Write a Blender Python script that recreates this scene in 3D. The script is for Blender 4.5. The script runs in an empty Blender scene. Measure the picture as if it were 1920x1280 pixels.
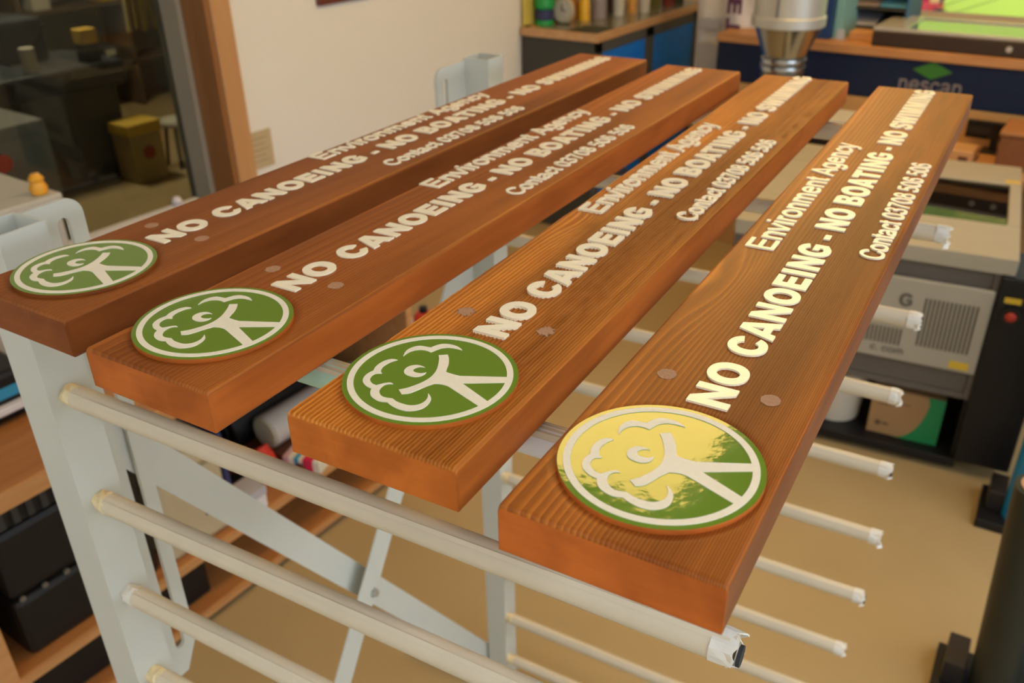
import bpy, bmesh, math, random
from mathutils import Vector, Matrix
from mathutils.geometry import tessellate_polygon

C = bpy.context.scene.collection
SC = bpy.context.scene
R = math.radians
K = 1.3125

# ------------------------------------------------------------------ camera
F_PX, PITCH, ROLL, YAW = 1660.07, 0.501613, -0.020755, 0.6231
CAM_Z = 2.1
def camera():
    fw = Vector((0, math.cos(PITCH), -math.sin(PITCH))); r = Vector((1, 0, 0)); u = r.cross(fw)
    r2 = math.cos(ROLL) * r + math.sin(ROLL) * u
    u2 = -math.sin(ROLL) * r + math.cos(ROLL) * u
    M = Matrix((r2, u2, -fw)).transposed().to_4x4()
    M = Matrix.Translation((0, 0, CAM_Z)) @ Matrix.Rotation(YAW, 4, 'Z') @ M
    cd = bpy.data.cameras.new('camera'); co = bpy.data.objects.new('camera', cd); C.objects.link(co)
    co.matrix_world = M
    cd.sensor_width = 36; cd.lens = F_PX / 1920 * 36
    cd.clip_start = 0.02; cd.clip_end = 200
    cd.dof.use_dof = True; cd.dof.focus_distance = 0.70; cd.dof.aperture_fstop = 7.5
    SC.camera = co
camera()

# ------------------------------------------------------------------ exposure, sky, sun, daylight
SC.view_settings.view_transform = 'Standard'
SC.view_settings.look = 'None'
SC.view_settings.exposure = 0.2
SC.view_settings.gamma = 1.0
SC.view_settings.use_curve_mapping = False
def world():
    w = bpy.data.worlds.new('sky'); SC.world = w; w.use_nodes = True
    nt = w.node_tree; nt.nodes.clear()
    bg = nt.nodes.new('ShaderNodeBackground'); o = nt.nodes.new('ShaderNodeOutputWorld')
    tc = nt.nodes.new('ShaderNodeTexCoord'); sp = nt.nodes.new('ShaderNodeSeparateXYZ')
    rp = nt.nodes.new('ShaderNodeValToRGB')
    rp.color_ramp.elements[0].position = 0.45; rp.color_ramp.elements[0].color = (0.75, 0.85, 1.0, 1)
    rp.color_ramp.elements[1].position = 0.9; rp.color_ramp.elements[1].color = (0.35, 0.55, 1.0, 1)
    nt.links.new(tc.outputs['Generated'], sp.inputs[0]); nt.links.new(sp.outputs['Z'], rp.inputs[0])
    nt.links.new(rp.outputs[0], bg.inputs['Color']); bg.inputs['Strength'].default_value = 1.3
    nt.links.new(bg.outputs[0], o.inputs[0])
world()
def sun():
    l = bpy.data.lights.new('sun', 'SUN'); l.energy = 2.2; l.angle = R(1.0); l.color = (1, .96, .88)
    o = bpy.data.objects.new('sun', l); C.objects.link(o); o.rotation_euler = (R(38), 0, R(-12)); o.location = (0, 0, 8)
sun()
def daylight(name, loc, rot, sx, sy, power, col):
    l = bpy.data.lights.new(name, 'AREA'); l.shape = 'RECTANGLE'; l.size = sx; l.size_y = sy
    l.energy = power; l.color = col
    o = bpy.data.objects.new(name, l); C.objects.link(o); o.location = loc; o.rotation_euler = rot
daylight('window_daylight', (3.95, 1.0, 1.95), (0, R(90), 0), 1.5, 4.4, 50, (.84, .92, 1.0))
LAMP_COL, LAMP_STR = (1.0, .60, .17), 9.0

# ------------------------------------------------------------------ materials
def srgb(*c):
    f = lambda v: (v / 255) / 12.92 if v / 255 <= .04045 else ((v / 255 + .055) / 1.055) ** 2.4
    return tuple(f(v) for v in c)
MATS = {}
def mat(name, col, rough=.6, metal=0.0, var=.06, scale=9.0, bump=0.0, spec=.5, emit=None, estr=0, alpha=None, coat=0.0):
    if name in MATS: return MATS[name]
    m = bpy.data.materials.new(name); m.use_nodes = True
    nt = m.node_tree; b = nt.nodes['Principled BSDF']
    b.inputs['Roughness'].default_value = rough; b.inputs['Metallic'].default_value = metal
    b.inputs['Specular IOR Level'].default_value = spec
    b.inputs['Coat Weight'].default_value = coat
    tc = nt.nodes.new('ShaderNodeTexCoord'); n = nt.nodes.new('ShaderNodeTexNoise')
    n.inputs['Scale'].default_value = scale; n.inputs['Detail'].default_value = 4
    nt.links.new(tc.outputs['Object'], n.inputs['Vector'])
    mx = nt.nodes.new('ShaderNodeMix'); mx.data_type = 'RGBA'
    mx.inputs['A'].default_value = (*[c * (1 - var) for c in col], 1)
    mx.inputs['B'].default_value = (*[min(1, c * (1 + var)) for c in col], 1)
    nt.links.new(n.outputs['Fac'], mx.inputs['Factor']); nt.links.new(mx.outputs['Result'], b.inputs['Base Color'])
    if bump:
        bp = nt.nodes.new('ShaderNodeBump'); bp.inputs['Strength'].default_value = bump; bp.inputs['Distance'].default_value = .002
        nt.links.new(n.outputs['Fac'], bp.inputs['Height']); nt.links.new(bp.outputs[0], b.inputs['Normal'])
    if emit:
        b.inputs['Emission Color'].default_value = (*emit, 1); b.inputs['Emission Strength'].default_value = estr
    MATS[name] = m
    return m
def furniture_wood(name, light, dark, rough=.5, axis=(2, 18, 18)):
    if name in MATS: return MATS[name]
    m = bpy.data.materials.new(name); m.use_nodes = True
    nt = m.node_tree; b = nt.nodes['Principled BSDF']; b.inputs['Roughness'].default_value = rough
    tc = nt.nodes.new('ShaderNodeTexCoord'); mp = nt.nodes.new('ShaderNodeMapping'); mp.inputs['Scale'].default_value = axis
    n = nt.nodes.new('ShaderNodeTexNoise'); n.inputs['Scale'].default_value = 1.6; n.inputs['Detail'].default_value = 6; n.inputs['Distortion'].default_value = .6
    cr = nt.nodes.new('ShaderNodeValToRGB')
    cr.color_ramp.elements[0].position = .3; cr.color_ramp.elements[0].color = (*dark, 1)
    cr.color_ramp.elements[1].position = .7; cr.color_ramp.elements[1].color = (*light, 1)
    nt.links.new(tc.outputs['Object'], mp.inputs['Vector']); nt.links.new(mp.outputs[0], n.inputs['Vector'])
    nt.links.new(n.outputs['Fac'], cr.inputs[0]); nt.links.new(cr.outputs[0], b.inputs['Base Color'])
    MATS[name] = m
    return m
def glass_mat(name, tint, gloss=.06):
    if name in MATS: return MATS[name]
    m = bpy.data.materials.new(name); m.use_nodes = True
    nt = m.node_tree; nt.nodes.clear()
    o = nt.nodes.new('ShaderNodeOutputMaterial'); mx = nt.nodes.new('ShaderNodeMixShader')
    t = nt.nodes.new('ShaderNodeBsdfTransparent'); t.inputs['Color'].default_value = (*tint, 1)
    g = nt.nodes.new('ShaderNodeBsdfGlossy'); g.inputs['Roughness'].default_value = .02
    fr = nt.nodes.new('ShaderNodeFresnel'); fr.inputs['IOR'].default_value = 1.45
    nt.links.new(fr.outputs[0], mx.inputs[0]); nt.links.new(t.outputs[0], mx.inputs[1]); nt.links.new(g.outputs[0], mx.inputs[2])
    nt.links.new(mx.outputs[0], o.inputs[0])
    MATS[name] = m
    return m
def sign_wood(name, light, dark, top, seed, rough=.42):
    """Stained softwood: growth rings from the 'grain' attribute on the face, stretched noise everywhere."""
    m = bpy.data.materials.new(name); m.use_nodes = True
    nt = m.node_tree; b = nt.nodes['Principled BSDF']; L = nt.links.new
    b.inputs['Roughness'].default_value = rough; b.inputs['Specular IOR Level'].default_value = .17
    tc = nt.nodes.new('ShaderNodeTexCoord')
    def noise(scale, vec, detail=5, dist=0.0):
        mp = nt.nodes.new('ShaderNodeMapping'); mp.inputs['Scale'].default_value = vec; mp.inputs['Location'].default_value = (seed, seed * .7, seed * .3)
        n = nt.nodes.new('ShaderNodeTexNoise'); n.inputs['Scale'].default_value = scale; n.inputs['Detail'].default_value = detail; n.inputs['Distortion'].default_value = dist
        L(tc.outputs['Object'], mp.inputs['Vector']); L(mp.outputs[0], n.inputs['Vector'])
        return n.outputs['Fac']
    if top:
        at = nt.nodes.new('ShaderNodeAttribute'); at.attribute_name = 'grain'
        fine = noise(1.0, (420, 9, 420), 3)
        g = nt.nodes.new('ShaderNodeMath'); g.operation = 'MULTIPLY_ADD'; g.inputs[1].default_value = .78
        h = nt.nodes.new('ShaderNodeMath'); h.operation = 'MULTIPLY_ADD'; h.inputs[1].default_value = .55; h.inputs[2].default_value = -.12
        L(fine, h.inputs[0]); L(at.outputs['Fac'], g.inputs[0]); L(h.outputs[0], g.inputs[2])
        fac = g.outputs[0]
        big = noise(1.0, (16, 1.6, 16), 3, .4)
    else:
        fac = noise(1.0, (9, 6, 150), 4, .5)
        big = noise(1.0, (22, 5, 22), 3, .4)
    mx = nt.nodes.new('ShaderNodeMix'); mx.data_type = 'RGBA'; mx.clamp_factor = True
    mx.inputs['A'].default_value = (*dark, 1); mx.inputs['B'].default_value = (*light, 1)
    L(fac, mx.inputs['Factor'])
    res = mx.outputs['Result']
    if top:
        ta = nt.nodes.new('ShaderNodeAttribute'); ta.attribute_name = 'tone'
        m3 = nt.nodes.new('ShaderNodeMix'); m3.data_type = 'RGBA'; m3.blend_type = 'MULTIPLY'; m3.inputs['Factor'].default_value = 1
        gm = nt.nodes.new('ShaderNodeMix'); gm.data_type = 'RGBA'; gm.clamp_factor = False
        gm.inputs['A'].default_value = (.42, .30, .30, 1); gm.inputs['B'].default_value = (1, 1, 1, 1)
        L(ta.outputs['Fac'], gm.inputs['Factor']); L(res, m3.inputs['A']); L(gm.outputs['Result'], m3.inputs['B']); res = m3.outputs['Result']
    m2 = nt.nodes.new('ShaderNodeMix'); m2.data_type = 'RGBA'; m2.blend_type = 'MULTIPLY'
    cr = nt.nodes.new('ShaderNodeValToRGB')
    cr.color_ramp.elements[0].position = .34; cr.color_ramp.elements[0].color = (.62, .56, .52, 1) if top else (.80, .76, .72, 1)
    cr.color_ramp.elements[1].position = .62; cr.color_ramp.elements[1].color = (1.12, 1.12, 1.08, 1)
    L(big, cr.inputs[0]); m2.inputs['Factor'].default_value = 1
    L(res, m2.inputs['A']); L(cr.outputs[0], m2.inputs['B']); L(m2.outputs['Result'], b.inputs['Base Color'])
    bev = nt.nodes.new('ShaderNodeBevel'); bev.samples = 4; bev.inputs['Radius'].default_value = .0022
    bp = nt.nodes.new('ShaderNodeBump'); bp.inputs['Strength'].default_value = .35; bp.inputs['Distance'].default_value = .0004
    L(noise(1.0, (500, 40, 500), 3), bp.inputs['Height']); L(bev.outputs[0], bp.inputs['Normal']); L(bp.outputs[0], b.inputs['Normal'])
    return m

# ------------------------------------------------------------------ mesh helpers
class MB:
    """collects shapes and links them as ONE mesh object"""
    def __init__(s): s.v = []; s.f = []; s.mi = []
    def add(s, vs, fs, mi=0):
        o = len(s.v); s.v += [tuple(v) for v in vs]; s.f += [tuple(i + o for i in f) for f in fs]; s.mi += [mi] * len(fs); return s
    def box(s, a, b, mi=0):
        (x0, y0, z0), (x1, y1, z1) = a, b
        x0, x1 = sorted((x0, x1)); y0, y1 = sorted((y0, y1)); z0, z1 = sorted((z0, z1))
        vs = [(x, y, z) for z in (z0, z1) for x, y in ((x0, y0), (x1, y0), (x1, y1), (x0, y1))]
        return s.add(vs, [(3, 2, 1, 0), (4, 5, 6, 7), (0, 1, 5, 4), (1, 2, 6, 5), (2, 3, 7, 6), (3, 0, 4, 7)], mi)
    def tube(s, p, q, r, n=16, r2=None, caps=True, mi=0):
        p, q = Vector(p), Vector(q); d = (q - p).normalized()
        a = Vector((0, 0, 1)) if abs(d.z) < .9 else Vector((1, 0, 0))
        e1 = d.cross(a).normalized(); e2 = d.cross(e1); r2 = r if r2 is None else r2
        vs = []
        for c, rr in ((p, r), (q, r2)):
            vs += [c + rr * (math.cos(2 * math.pi * i / n) * e1 + math.sin(2 * math.pi * i / n) * e2) for i in range(n)]
        fs = [(i, (i + 1) % n, n + (i + 1) % n, n + i) for i in range(n)]
        if caps: fs += [tuple(range(n))[::-1], tuple(range(n, 2 * n))]
        return s.add(vs, fs, mi)
    def lathe(s, prof, origin=(0, 0, 0), n=28, mi=0, axis='Z'):
        vs = []; m = len(prof)
        for r, z in prof:
            for i in range(n):
                t = 2 * math.pi * i / n; a, b = r * math.cos(t), r * math.sin(t)
                p = (a, b, z) if axis == 'Z' else ((z, a, b) if axis == 'X' else (b, z, a))
                vs.append(tuple(p[k] + origin[k] for k in range(3)))
        fs = [(j * n + i, j * n + (i + 1) % n, (j + 1) * n + (i + 1) % n, (j + 1) * n + i) for j in range(m - 1) for i in range(n)]
        if prof[0][0] > 1e-6: fs.append(tuple(range(n))[::-1])
        if prof[-1][0] > 1e-6: fs.append(tuple(range((m - 1) * n, m * n)))
        return s.add(vs, fs, mi)
    def prism(s, loops, z0, z1, mi=0, smi=None, M=None):
        """extrude 2D loops (outer then holes) from z0 to z1; M maps (x,y,z)"""
        f = M or (lambda x, y, z: (x, y, z)); smi = mi if smi is None else smi
        flat = [p for l in loops for p in l]
        tris = tessellate_polygon([[Vector((x, y, 0)) for x, y in l] for l in loops])
        n = len(flat)
        vs = [f(x, y, z1) for x, y in flat] + [f(x, y, z0) for x, y in flat]
        up = []
        for t in tris:
            a, b, c = (flat[i] for i in t)
            cr = (b[0] - a[0]) * (c[1] - a[1]) - (b[1] - a[1]) * (c[0] - a[0])
            up.append(t if cr > 0 else t[::-1])
        s.add(vs, up, mi)
        o = len(s.v) - 2 * n
        dn = [tuple(i + n for i in t[::-1]) for t in up]
        s.f += [tuple(i + o for i in t) for t in dn]; s.mi += [mi] * len(dn)
        k = 0
        for l in loops:
            m = len(l)
            for i in range(m):
                a, b = k + i, k + (i + 1) % m
                s.f.append((a + o, b + o, b + n + o, a + n + o)); s.mi.append(smi)
            k += m
        return s
    def build(s, name, mats, parent=None, smooth=False, bevel=0, fix=True, loc=None, rot=None):
        me = bpy.data.meshes.new(name); me.from_pydata(s.v, [], s.f)
        if not isinstance(mats, (list, tuple)): mats = [mats]
        for m in mats: me.materials.append(m)
        me.polygons.foreach_set('material_index', s.mi)
        if smooth: me.polygons.foreach_set('use_smooth', [True] * len(s.f))
        if fix:
            bm = bmesh.new(); bm.from_mesh(me); bmesh.ops.recalc_face_normals(bm, faces=bm.faces); bm.to_mesh(me); bm.free()
        me.update()
        o = bpy.data.objects.new(name, me); C.objects.link(o)
        if parent: o.parent = parent
        if loc: o.location = loc
        if rot: o.rotation_euler = rot
        if bevel:
            b = o.modifiers.new('bevel', 'BEVEL'); b.width = bevel; b.segments = 2; b.limit_method = 'ANGLE'
        if smooth:
            e = o.modifiers.new('edges', 'EDGE_SPLIT'); e.split_angle = R(40)
        return o
def tag(o, label=None, cat=None, group=None, kind=None):
    for k, v in (('label', label), ('category', cat), ('group', group), ('kind', kind)):
        if v: o[k] = v
    return o
def thing(name, label, cat, loc=(0, 0, 0), rz=0, group=None):
    o = bpy.data.objects.new(name, None); C.objects.link(o); o.empty_display_size = .05
    o.location = loc; o.rotation_euler = (0, 0, rz)
    return tag(o, label, cat, group)
def struct(o): o['kind'] = 'structure'; return o
def copy_tree(o, parent=None):
    c = o.copy(); C.objects.link(c); c.parent = parent
    for ch in list(o.children): copy_tree(ch, c)
    return c
def ellipse(cx, cy, rx, ry, n=40, e=2.0, a0=0, a1=360):
    out = []
    full = abs(a1 - a0) >= 360
    for i in range(n if full else n + 1):
        t = R(a0 + (a1 - a0) * i / n); c, s = math.cos(t), math.sin(t)
        out.append((cx + rx * math.copysign(abs(c) ** (2 / e), c), cy + ry * math.copysign(abs(s) ** (2 / e), s)))
    return out
def catmull(pts, n=5, closed=False):
    out = []; m = len(pts)
    for i in range(m if closed else m - 1):
        g = (lambda k: pts[k % m]) if closed else (lambda k: pts[max(0, min(m - 1, k))])
        p0, p1, p2, p3 = g(i - 1), g(i), g(i + 1), g(i + 2)
        for j in range(n):
            t = j / n
            out.append(tuple(.5 * (2 * p1[k] + (p2[k] - p0[k]) * t + (2 * p0[k] - 5 * p1[k] + 4 * p2[k] - p3[k]) * t * t + (3 * p1[k] - p0[k] - 3 * p2[k] + p3[k]) * t ** 3) for k in (0, 1)))
    if not closed: out.append(pts[-1])
    return out

# ------------------------------------------------------------------ lettering
HEAVY_ADV = dict(N=1.163, O=1.163, C=1.087, A=1.087, E=1.008, I=.543, G=1.163, B=1.087, T=1.008, S=1.008, W=1.397, M=1.318)
HEAVY_ADV.update({'-': .465, ' ': .465})
def heavy(ch):
    P = {
     'I': [[(.13, 0), (.413, 0), (.413, 1), (.13, 1)]],
     'N': [[(.1, 0), (.1, 1), (.37, 1), (.795, .40), (.795, 1), (1.063, 1), (1.063, 0), (.80, 0), (.37, .605), (.37, 0)]],
     'E': [[(.1, 0), (.1, 1), (.93, 1), (.93, .785), (.41, .785), (.41, .625), (.89, .625), (.89, .42), (.41, .42), (.41, .22), (.945, .22), (.945, 0)]],
     'T': [[(.03, 1), (.98, 1), (.98, .755), (.66, .755), (.66, 0), (.35, 0), (.35, .755), (.03, .755)]],
     'A': [[(0, 0), (.385, 1), (.71, 1), (1.087, 0), (.765, 0), (.71, .165), (.36, .165), (.31, 0)], [(.43, .38), (.645, .38), (.54, .73)]],
     'M': [[(.1, 0), (.1, 1), (.51, 1), (.66, .40), (.81, 1), (1.22, 1), (1.22, 0), (.965, 0), (.965, .77), (.78, 0), (.54, 0), (.355, .77), (.355, 0)]],
     'W': [[(0, 1), (.29, 1), (.40, .44), (.555, 1), (.845, 1), (1.0, .44), (1.105, 1), (1.397, 1), (1.17, 0), (.855, 0), (.70, .58), (.545, 0), (.235, 0)]],
     '-': [[(.04, .27), (.43, .27), (.43, .47), (.04, .47)]],
     'B': [[(.1, 0), (.1, 1), (.68, 1), (.83, .97), (.93, .88), (.955, .76), (.93, .65), (.86, .57), (.79, .535), (.90, .50), (.98, .42), (1.01, .30), (.98, .16), (.90, .06), (.78, .01), (.66, 0)],
           [(.41, .80), (.58, .80), (.65, .77), (.665, .71), (.645, .645), (.58, .615), (.41, .615)], [(.41, .42), (.60, .42), (.685, .385), (.71, .315), (.685, .245), (.60, .205), (.41, .205)]],
     'O': [ellipse(.58, .5, .53, .515, 44, 2.15), ellipse(.58, .5, .235, .285, 36, 2.1)],
    }
    if ch in P: return P[ch]
    if ch == 'C':
        return [ellipse(.56, .5, .515, .515, 40, 2.1, 24, 336) + ellipse(.56, .5, .22, .28, 30, 2.1, 330, 30)]
    if ch == 'G':
        return [ellipse(.58, .5, .53, .515, 38, 2.1, 28, 305) + [(1.07, .15), (1.07, .57), (.575, .57), (.575, .375), (.80, .375), (.80, .27)] + ellipse(.58, .5, .23, .285, 26, 2.1, 305, 34)]
    if ch == 'S':
        c = catmull([(.86, .70), (.76, .85), (.52, .895), (.30, .85), (.225, .72), (.31, .60), (.53, .525), (.73, .44), (.79, .30), (.71, .155), (.51, .105), (.28, .15), (.15, .32)], 5)
        return [ribbon(c, .235)]
    return []
def ribbon(c, w):
    l, r = [], []
    for i, p in enumerate(c):
        a = c[max(0, i - 1)]; b = c[min(len(c) - 1, i + 1)]
        d = Vector((b[0] - a[0], b[1] - a[1]))
        d = d.normalized() if d.length > 1e-9 else Vector((1, 0))
        l.append((p[0] - d.y * w / 2, p[1] + d.x * w / 2)); r.append((p[0] + d.y * w / 2, p[1] - d.x * w / 2))
    return r + l[::-1]
REG_ADV = dict(E=.931, n=.777, v=.698, i=.310, r=.465, o=.777, m=1.163, t=.388, A=.931, g=.777, e=.777, c=.698, y=.698, C=1.008, a=.777)
REG_ADV.update({d: .777 for d in '0123456789'}); REG_ADV[' '] = .388; REG_ADV['.'] = .388
REG_ADV.update(dict(s=.698, k=.698, G=1.086))
def el(cx, cy, rx, ry): return ellipse(cx, cy, rx, ry, 26) + [(cx + rx, cy)]
REG = {
 'E': [[(.17, 0), (.17, 1)], [(.12, .925), (.87, .925)], [(.12, .52), (.82, .52)], [(.12, .075), (.89, .075)]],
 'n': [[(.16, 0), (.16, .725)], ['s', (.16, .42), (.20, .56), (.30, .64), (.42, .655), (.54, .62), (.61, .52), (.615, .40), (.615, .2), (.615, 0)]],
 'v': [[(.07, .725), (.345, .03)], [(.355, .03), (.63, .725)]],
 'i': [[(.155, 0), (.155, .725)], [(.155, .86), (.155, 1.0)]],
 'r': [[(.16, 0), (.16, .725)], ['s', (.16, .40), (.20, .56), (.29, .635), (.38, .65), (.46, .625)]],
 'o': [['e', .39, .36, .285, .30]],
 'm': [[(.16, 0), (.16, .725)], ['s', (.16, .42), (.20, .57), (.30, .65), (.44, .65), (.54, .57), (.57, .42), (.57, .2), (.57, 0)], ['s', (.57, .42), (.61, .57), (.71, .65), (.85, .65), (.95, .57), (.98, .42), (.98, .2), (.98, 0)]],
 't': [['s', (.2, .92), (.2, .6), (.2, .2), (.25, .09), (.37, .07)], [(.03, .66), (.37, .66)]],
 'A': [[(.05, 0), (.455, .97)], [(.475, .97), (.88, 0)], [(.18, .32), (.75, .32)]],
 'g': [['e', .36, .37, .26, .295], ['s', (.62, .725), (.62, .3), (.62, -.02), (.58, -.15), (.47, -.22), (.33, -.225), (.2, -.19), (.13, -.1)]],
 'e': [[(.11, .38), (.68, .38)], ['s', (.665, .37), (.65, .50), (.57, .61), (.43, .66), (.29, .64), (.17, .56), (.11, .42), (.11, .30), (.17, .16), (.29, .08), (.42, .065), (.55, .10), (.65, .21)]],
 'c': [['s', (.61, .50), (.53, .62), (.40, .66), (.26, .63), (.15, .52), (.11, .36), (.15, .20), (.26, .095), (.40, .065), (.53, .11), (.62, .24)]],
 'y': [[(.07, .725), (.35, .02)], ['s', (.63, .725), (.5, .36), (.36, -.02), (.28, -.17), (.18, -.215), (.07, -.20)]],
 'C': [['s', (.92, .70), (.83, .85), (.68, .925), (.52, .935), (.34, .88), (.2, .74), (.14, .52), (.18, .30), (.30, .14), (.46, .07), (.62, .065), (.79, .13), (.9, .27), (.935, .35)]],
 'G': [['s', (.95, .72), (.84, .86), (.68, .925), (.52, .935), (.34, .88), (.2, .74), (.14, .52), (.18, .30), (.30, .14), (.46, .07), (.66, .065), (.85, .13), (.96, .2)], [(.955, .17), (.955, .5)], [(.56, .46), (1.0, .46)]],
 'a': [['s', (.12, .52), (.18, .62), (.32, .66), (.48, .65), (.58, .58), (.60, .45), (.60, .15), (.62, 0)], ['s', (.60, .40), (.45, .36), (.25, .32), (.13, .24), (.13, .13), (.22, .065), (.36, .065), (.50, .12), (.59, .22)]],
 's': [['s', (.58, .55), (.5, .63), (.35, .66), (.2, .62), (.14, .53), (.2, .43), (.36, .37), (.52, .32), (.59, .21), (.52, .1), (.36, .065), (.2, .09), (.1, .2)]],
 'k': [[(.16, 0), (.16, 1)], [(.16, .25), (.56, .725)], [(.3, .42), (.62, 0)]],
 '0': [['e', .39, .5, .27, .43]],
 '3': [['s', (.12, .74), (.18, .87), (.31, .93), (.46, .92), (.58, .83), (.585, .69), (.5, .58), (.35, .54)], ['s', (.35, .54), (.52, .51), (.63, .40), (.64, .26), (.55, .12), (.39, .065), (.24, .09), (.13, .2), (.1, .27)]],
 '7': [[(.07, .925), (.68, .925)], ['s', (.64, .90), (.5, .72), (.37, .45), (.29, .18), (.275, 0)]],
 '8': [['e', .39, .735, .225, .195], ['e', .39, .30, .27, .235]],
 '5': [[(.64, .925), (.19, .925)], [(.23, .97), (.15, .48)], ['s', (.15, .50), (.26, .58), (.40, .60), (.54, .55), (.64, .44), (.65, .30), (.58, .15), (.46, .08), (.33, .065), (.2, .1), (.11, .25)]],
 '6': [['s', (.63, .74), (.57, .87), (.44, .935), (.29, .90), (.18, .76), (.13, .55), (.13, .32), (.2, .14), (.33, .065), (.47, .075), (.59, .16), (.64, .31), (.59, .47), (.47, .57), (.33, .57), (.2, .48), (.14, .33)]],
 '.': [[(.19, 0), (.19, .14)]],
}
def text_mesh(mb, txt, style, x0, capx, cap, z0, z1, M, w=.145, mi=0):
    """write txt from x0 along x (cap height cap), mapped by M(x, y, z)"""
    x = x0; kz = 0
    for ch in txt:
        if style == 'heavy':
            loops = heavy(ch)
            if loops: mb.prism([[(x + a * capx, b * cap) for a, b in l] for l in loops], z0, z1, mi, M=M)
            x += HEAVY_ADV[ch] * capx
        else:
            for st in REG.get(ch, []):
                if st[0] == 'e':
                    _, cx, cy, rx, ry = st
                    h = w / 2
                    loops = [ellipse(cx, cy, rx + h, ry + h, 30, 2.1), ellipse(cx, cy, max(.03, rx - h), max(.03, ry - h), 26, 2.1)]
                else:
                    c = catmull(st[1:], 4) if st[0] == 's' else st
                    loops = [ribbon(c, w)]
                kz = (kz + 1) % 7
                mb.prism([[(x + a * capx, b * cap) for a, b in l] for l in loops], z0, z1 + kz * 2.5e-5, mi, M=M)
            x += REG_ADV[ch] * capx
    return x

# ------------------------------------------------------------------ room shell
M_WALL = mat('cream_paint', (.81, .805, .77), .85, var=.03, scale=2)
M_CEIL = mat('ceiling_white', (.72, .70, .64), .9)
M_FLOOR = mat('beige_floor', (.40, .29, .14), .5, var=.10, scale=3, spec=.35)
M_WHITE = mat('white_frame_paint', (.80, .83, .84), .5)
XL, XR, YB, YF, ZC = -3.15, 3.6, 6.35, -2.6, 3.10
def slab(name, a, b, m): return struct(MB().box(a, b).build(name, m))
slab('floor', (XL - 5.7, YF - .1, -.1), (XR + .1, YB + .1, 0), M_FLOOR)
slab('ceiling', (XL - 5.7, YF - .1, ZC), (XR + .1, YB + .1, ZC + .1), M_CEIL)
def wall_with_hole(name, axis, p0, p1, u0, u1, z0, z1, hu0, hu1, hz0, hz1, m):
    mb = MB()
    def bx(a0, a1, b0, b1):
        if a1 - a0 < 1e-4 or b1 - b0 < 1e-4: return
        mb.box((p0, a0, b0), (p1, a1, b1)) if axis == 'X' else mb.box((a0, p0, b0), (a1, p1, b1))
    bx(u0, hu0, z0, z1); bx(hu1, u1, z0, z1); bx(hu0, hu1, z0, hz0); bx(hu0, hu1, hz1, z1)
    return struct(mb.build(name, m))
# left wall with the big internal window onto the store room
W1 = dict(y0=-.3, y1=1.80 * K, z0=.66, z1=2.25)
wall_with_hole('wall_left', 'X', XL - .14, XL, YF, YB, 0, ZC, W1['y0'], W1['y1'], W1['z0'], W1['z1'], M_WALL)
wall_with_hole('wall_right', 'X', XR, XR + .14, YF, YB, 0, ZC, -1.3, 3.3, 1.2, 2.7, M_WALL)
wall_with_hole('wall_back', 'Y', YB, YB + .14, XL, XR, 0, ZC, -1.47, 1.3, 1.0, 2.75, M_WALL)
slab('wall_front', (XL, YF - .14, 0), (XR, YF, ZC), M_WALL)
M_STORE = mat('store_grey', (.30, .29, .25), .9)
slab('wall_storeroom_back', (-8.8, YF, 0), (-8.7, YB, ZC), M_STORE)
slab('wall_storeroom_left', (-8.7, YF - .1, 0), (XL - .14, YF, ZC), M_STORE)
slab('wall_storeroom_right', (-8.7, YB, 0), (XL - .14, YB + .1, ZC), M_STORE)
M_JAMB = furniture_wood('jamb_wood', (.36, .165, .055), (.29, .125, .04), .45, (8, 8, 1.2))
M_ARCH = furniture_wood('architrave_wood', (.60, .34, .15), (.52, .28, .12), .45, (8, 8, 1.2))
def window_left():
    y0, y1, z0, z1 = W1['y0'], W1['y1'], W1['z0'], W1['z1']
    w = bpy.data.objects.new('window_1', None); C.objects.link(w); struct(w); w.location = (XL, (y0 + y1) / 2, z0)
    o = Vector(w.location)
    def part(mb, n, m, **k):
        ob = mb.build(n, m, **k); ob.parent = w; ob.matrix_parent_inverse = Matrix.Translation(-o); return ob
    j = MB(); t = .03
    j.box((XL - .145, y1 - t, z0), (XL + .004, y1, z1)); j.box((XL - .145, y0, z0), (XL + .004, y0 + t, z1)); j.box((XL - .145, y0, z1 - t), (XL + .004, y1, z1))
    part(j, 'jamb', M_JAMB)
    a = MB(); aw = .085
    a.box((XL + .001, y1 - .012, z0 - .05), (XL + .02, y1 + aw, z1 + aw)); a.box((XL + .001, y0 - aw, z0 - .05), (XL + .02, y0 + .012, z1 + aw)); a.box((XL + .001, y0, z1 - .012), (XL + .02, y1, z1 + aw))
    part(a, 'architrave', M_ARCH, bevel=.004)
    f = MB(); fx0, fx1 = XL - .30, XL - .15; ft = .05
    f.box((fx0, y1 - ft, z0), (fx1, y1 + .02, z1)); f.box((fx0, y0 - .02, z0), (fx1, y0 + ft, z1)); f.box((fx0, y0, z1 - ft), (fx1, y1, z1)); f.box((fx0, y0, z0 - .02), (fx1, y1, z0 + .03))
    part(f, 'window_frame', mat('frame_pale', (.36, .32, .25), .6))
    part(MB().box((XL - .27, y0 + ft, z0 + .03), (XL - .262, y1 - ft, z1 - ft)), 'pane', glass_mat('window_glass', (.80, .83, .80)))
window_left()
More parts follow.
